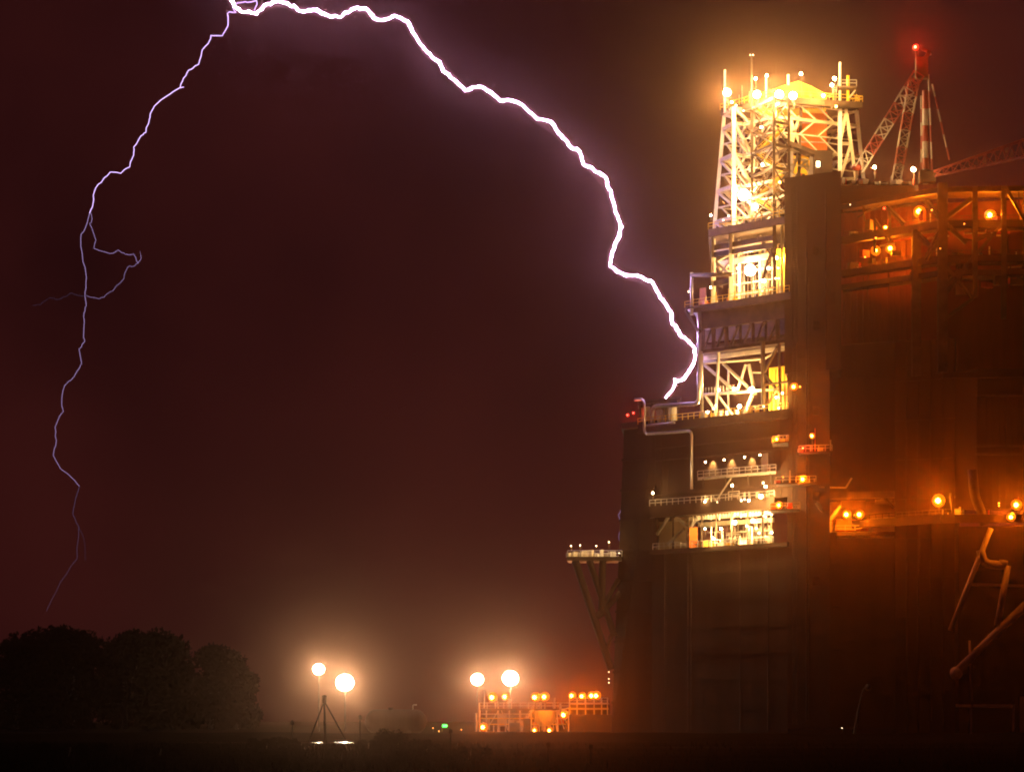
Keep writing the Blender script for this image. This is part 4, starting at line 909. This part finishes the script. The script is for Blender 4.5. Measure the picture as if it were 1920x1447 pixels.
#================================================================== LIGHTNING
def bolt_mat(name, col, s, sampling='FRONT'):
    m = bpy.data.materials.new(name); m.use_nodes = True; n = m.node_tree.nodes; n.remove(n['Principled BSDF'])
    e = n.new('ShaderNodeEmission'); e.inputs['Color'].default_value = (*col,1); e.inputs['Strength'].default_value = s
    m.node_tree.links.new(e.outputs[0], n['Material Output'].inputs['Surface']); m.cycles.emission_sampling = sampling; return m
def sheath_mat(name, col, s):
    m = bpy.data.materials.new(name); m.use_nodes = True; n = m.node_tree.nodes; n.remove(n['Principled BSDF'])
    e = n.new('ShaderNodeEmission'); e.inputs['Color'].default_value = (*col,1); e.inputs['Strength'].default_value = s
    m.node_tree.links.new(e.outputs[0], n['Material Output'].inputs['Volume']); m.cycles.emission_sampling = 'NONE'; return m
MB = bolt_mat('lightning_core', (1,.66,1.5), 40*KBOLT)
MTS = {k: bolt_mat('lightning_thin', (.72,.48,1.0), k, 'NONE') for k in (2.4,1.0,.6,.45,.18,.11,.07)}
BD = 633
main = [(424,-14),(431.7,0),(441,12),(451,22),(466,24),(481,28),(487,20),(495,12),(505,6),(515,4),(535,5),(547,11),(558,18),(576,23),(585,20),(594,18),(603,24),(614,30),(637.5,32),(650,24),(663,15),(675,16),(689,18),(697,28),(703,36),(725,39),(738,30),(750,34),(762,40),(769,50),(774,61),(785,77),(798,95),(810,106),(824,117),(829.5,133),(841,139),(856,154),(873,170),(886,165),(901,163),(918,174),(938,190),(958,190),(978,194),(992,210),(1008,226),(1033,228),(1049,249),(1060,264),(1071,277),(1085,281),(1089,296),(1095,309),(1116.5,320),(1136,333),(1141,350),(1146,366),(1151,382),(1155,399.5),(1161,414),(1164.6,426),(1160,446),(1153,460),(1148,472.5),(1146,484),(1146,497),(1156,509),(1174.5,517),(1194,517),(1208,523),(1222.6,529),(1232,545),(1242.5,562),(1250,574),(1257.4,585),(1260.8,605),(1270,618),(1279,630),(1291,641),(1302,653),(1304,671.5),(1295.6,691),(1282,711),(1266,713),(1261,731),(1246,751)]
jr = random.Random(9)
def bolt_pts(pts, d, jit=.12, sub=2):
    out = []
    for i in range(len(pts)-1):
        a, b = P(*pts[i],d), P(*pts[i+1],d)
        for k in range(sub):
            q = a.lerp(b, k/sub)
            out.append(q+Vector((jr.uniform(-jit,jit), jr.uniform(-jit*4,jit*4), jr.uniform(-jit,jit))) if k or (0 < i) else q)
    out.append(P(*pts[-1],d)); return out
lb = thing('lightning_bolt', 'thick white lightning bolt arching across the sky to strike the platform', 'lightning', P(1246,751,BD))
bp = bolt_pts(main, BD, .17, 3); nb = len(bp)
rad = [S(1.5,BD)*(1+.16*math.sin(i*1.7)+.14*math.sin(i*.31)+jr.uniform(-.12,.12)) * (1 if i < nb-8 else .35+.65*(nb-1-i)/8) for i in range(nb)]
v, f = tube_data(bp, rad, 6); core = mesh_obj('channel', lb, v, f, MB, True)
for k, (rpx, s) in enumerate(((4,.40),(6,.12),(9,.035))):
    R = S(rpx,BD); v, f = tube_data(bp[::(1 if k < 1 else 3 if k < 2 else 6)]+([bp[-1]]), R, 12)
    mesh_obj('corona_sheath', lb, v, f, sheath_mat('corona_%d' % k, (1,.40,.55), s), True)  # nested emissive shells paint the narrow pink halo round the bolt
def thin(name, pts, r0, r1, parent, d=BD+2, jit=.12, e=1.0):
    bp = bolt_pts(pts, d, jit, 3); n = len(bp); v, f = tube_data(bp, [S(interp(r0,r1,i/(n-1))*.85,d) for i in range(n)], 5); return mesh_obj(name, parent, v, f, MTS[e], True)
lt = thing('lightning_bolt', 'thin violet lightning bolt running down the left sky with a side branch', 'lightning', P(87,1145,BD+2))
t1 = [(436,4),(436,9),(441,24),(427,25),(428,37),(425,53.5),(416,67),(395,67),(394,76),(379,96),(371.5,122),(354,132),(345,147),(337,165),(307,184),(289,199),(282,211),(280.6,224),(273,249),(264.5,255),(252,276),(251,291),(243,312),(225,324),(207,324),(189,341),(177,358),(174,382),(168,400)]
t2 = [(168,400),(161,427),(150,447),(156,491.6),(162,522),(160,548),(161.6,572.6),(157,587),(158.6,611),(156,632.6),(159,641),(148,655),(152.7,681),(139,706),(120.6,723),(116,756),(117.5,770.6),(103,801),(105,825),(101,853),(113,879),(135.4,895),(149,911)]
t3 = [(149,911),(142,936),(135.4,963),(147.5,987),(144,1046),(113,1091),(87,1145)]
thin('channel', t1, .95, .7, lt, e=2.4); thin('channel', t2, .65, .5, lt, e=.6); thin('channel', t3, .6, .3, lt, e=.11)
thin('branch', [(170,400),(173,410.5),(169,420),(180,450.5),(175,466),(207,475.6),(222,469),(236,478),(251.4,477),(259,493.5)], .5, .5, lt, e=.6); thin('branch', [(259,493.5),(248.6,501),(243,498),(237,503),(231.4,523),(211.5,543),(194,557),(185.6,559),(162,554)], .5, .4, lt, e=.45)
thin('branch', [(162,554),(154,555.5),(133,550),(110,562),(94,559),(75,571.5),(61,572.6)], .5, .3, lt, e=.07); thin('branch', [(147.5,987),(158,1010),(160,1050)], .4, .2, lt, e=.07); thin('branch', [(259,493),(265,484),(263,472)], .3, .15, lt, jit=.05)
thin('branch', [(441,8),(457,4),(466,5),(481,1),(482,10),(477,20)], .8, .8, lt, jit=.08, e=2.4); thin('branch', [(337,165),(345,164)], 1.0, .6, lt, jit=.03, e=2.4)
lt3 = thing('lightning_bolt', 'short faint violet lightning streak just left of the dark column', 'lightning', P(1162,1010,700))
thin('channel', [(1168,905),(1169,935),(1166,950),(1160,965),(1164,985),(1160,1005),(1163,1020)], .9, .25, lt3, 720, .08, e=.45)

#================================================================== HAZE
hz = mesh_obj('haze', None, [(-905,-20,-1),(905,-20,-1),(905,2510,-1),(-905,2510,-1),(-905,-20,156),(905,-20,156),(905,2510,156),(-905,2510,156)], [(0,3,2,1),(4,5,6,7),(0,1,5,4),(1,2,6,5),(2,3,7,6),(3,0,4,7)], M['black'])
hm = bpy.data.materials.new('night_haze'); hm.use_nodes = True; n = hm.node_tree.nodes; n.remove(n['Principled BSDF'])
def droplets(dens, g):                   # mist droplets scatter light strongly forward: coarse drops tighter than fine ones
    pv = n.new('ShaderNodeVolumePrincipled'); pv.inputs['Color'].default_value = (.95,.53,.36,1)
    pv.inputs['Density'].default_value = dens; pv.inputs['Anisotropy'].default_value = g; return pv
ad = n.new('ShaderNodeAddShader')
hm.node_tree.links.new(droplets(HAZE*.6, .99).outputs[0], ad.inputs[0]); hm.node_tree.links.new(droplets(HAZE*.62, .965).outputs[0], ad.inputs[1])
hm.node_tree.links.new(ad.outputs[0], n['Material Output'].inputs['Volume'])
hz.data.materials[0] = hm; hz['kind'] = 'stuff'; hz['label'] = 'misty night haze glowing around the lamps'; hz['category'] = 'haze'

#================================================================== SUB-PARTS: hang small pieces on the part they belong to
NEST = {'lens': ('housing', 'head'), 'globe': ('housing',), 'canopy_rib': ('canopy',), 'canopy_door': ('canopy',), 'wall_rib': ('wind_wall', 'red_wall', 'lower_wall'),
        'vessel_dome': ('vessel',), 'winch_house_window': ('winch_house',), 'panel_rib': ('yellow_panel',), 'head_can': ('head_ring',), 'flood_dome': ('head_ring',),
        'stiffener_band': ('column_shaft',), 'stiffener': ('column_shaft',), 'hull_seam': ('hull_shell',), 'shell_seam': ('block_shell',), 'pontoon_band': ('pontoon_shell',),
        'wall_stiffener': ('upper_wall',), 'wall_girder': ('upper_wall',), 'manhole': ('tank_shell',), 'tank_band': ('tank_shell',), 'walkway_knee': ('walkway',),
        'wall_panel': ('upper_wall',), 'mast_light': ('mast',), 'arm_joint': ('arm_link',), 'head_cap': ('head',), 'hopper_strut': ('hopper',), 'roof_strut': ('upper_deck',)}
def world_of(o):
    m = o.matrix_basis.copy(); p = o.parent
    while p: m = p.matrix_basis @ m; p = p.parent
    return m
for t in [o for o in scene.objects if o.parent is None and o.type == 'EMPTY']:
    kids = list(t.children); kind = lambda o: o.name.split('.')[0]
    for o in kids:
        want = NEST.get(kind(o))
        if not want: continue
        c = [k for k in kids if kind(k) in want and k is not o]
        if not c: continue
        wm_ = world_of(o); pos = wm_.translation
        p = min(c, key=lambda k: (world_of(k).translation-pos).length)
        inv = world_of(p).inverted()
        o.parent = p; o.matrix_parent_inverse = inv; o.matrix_basis = wm_
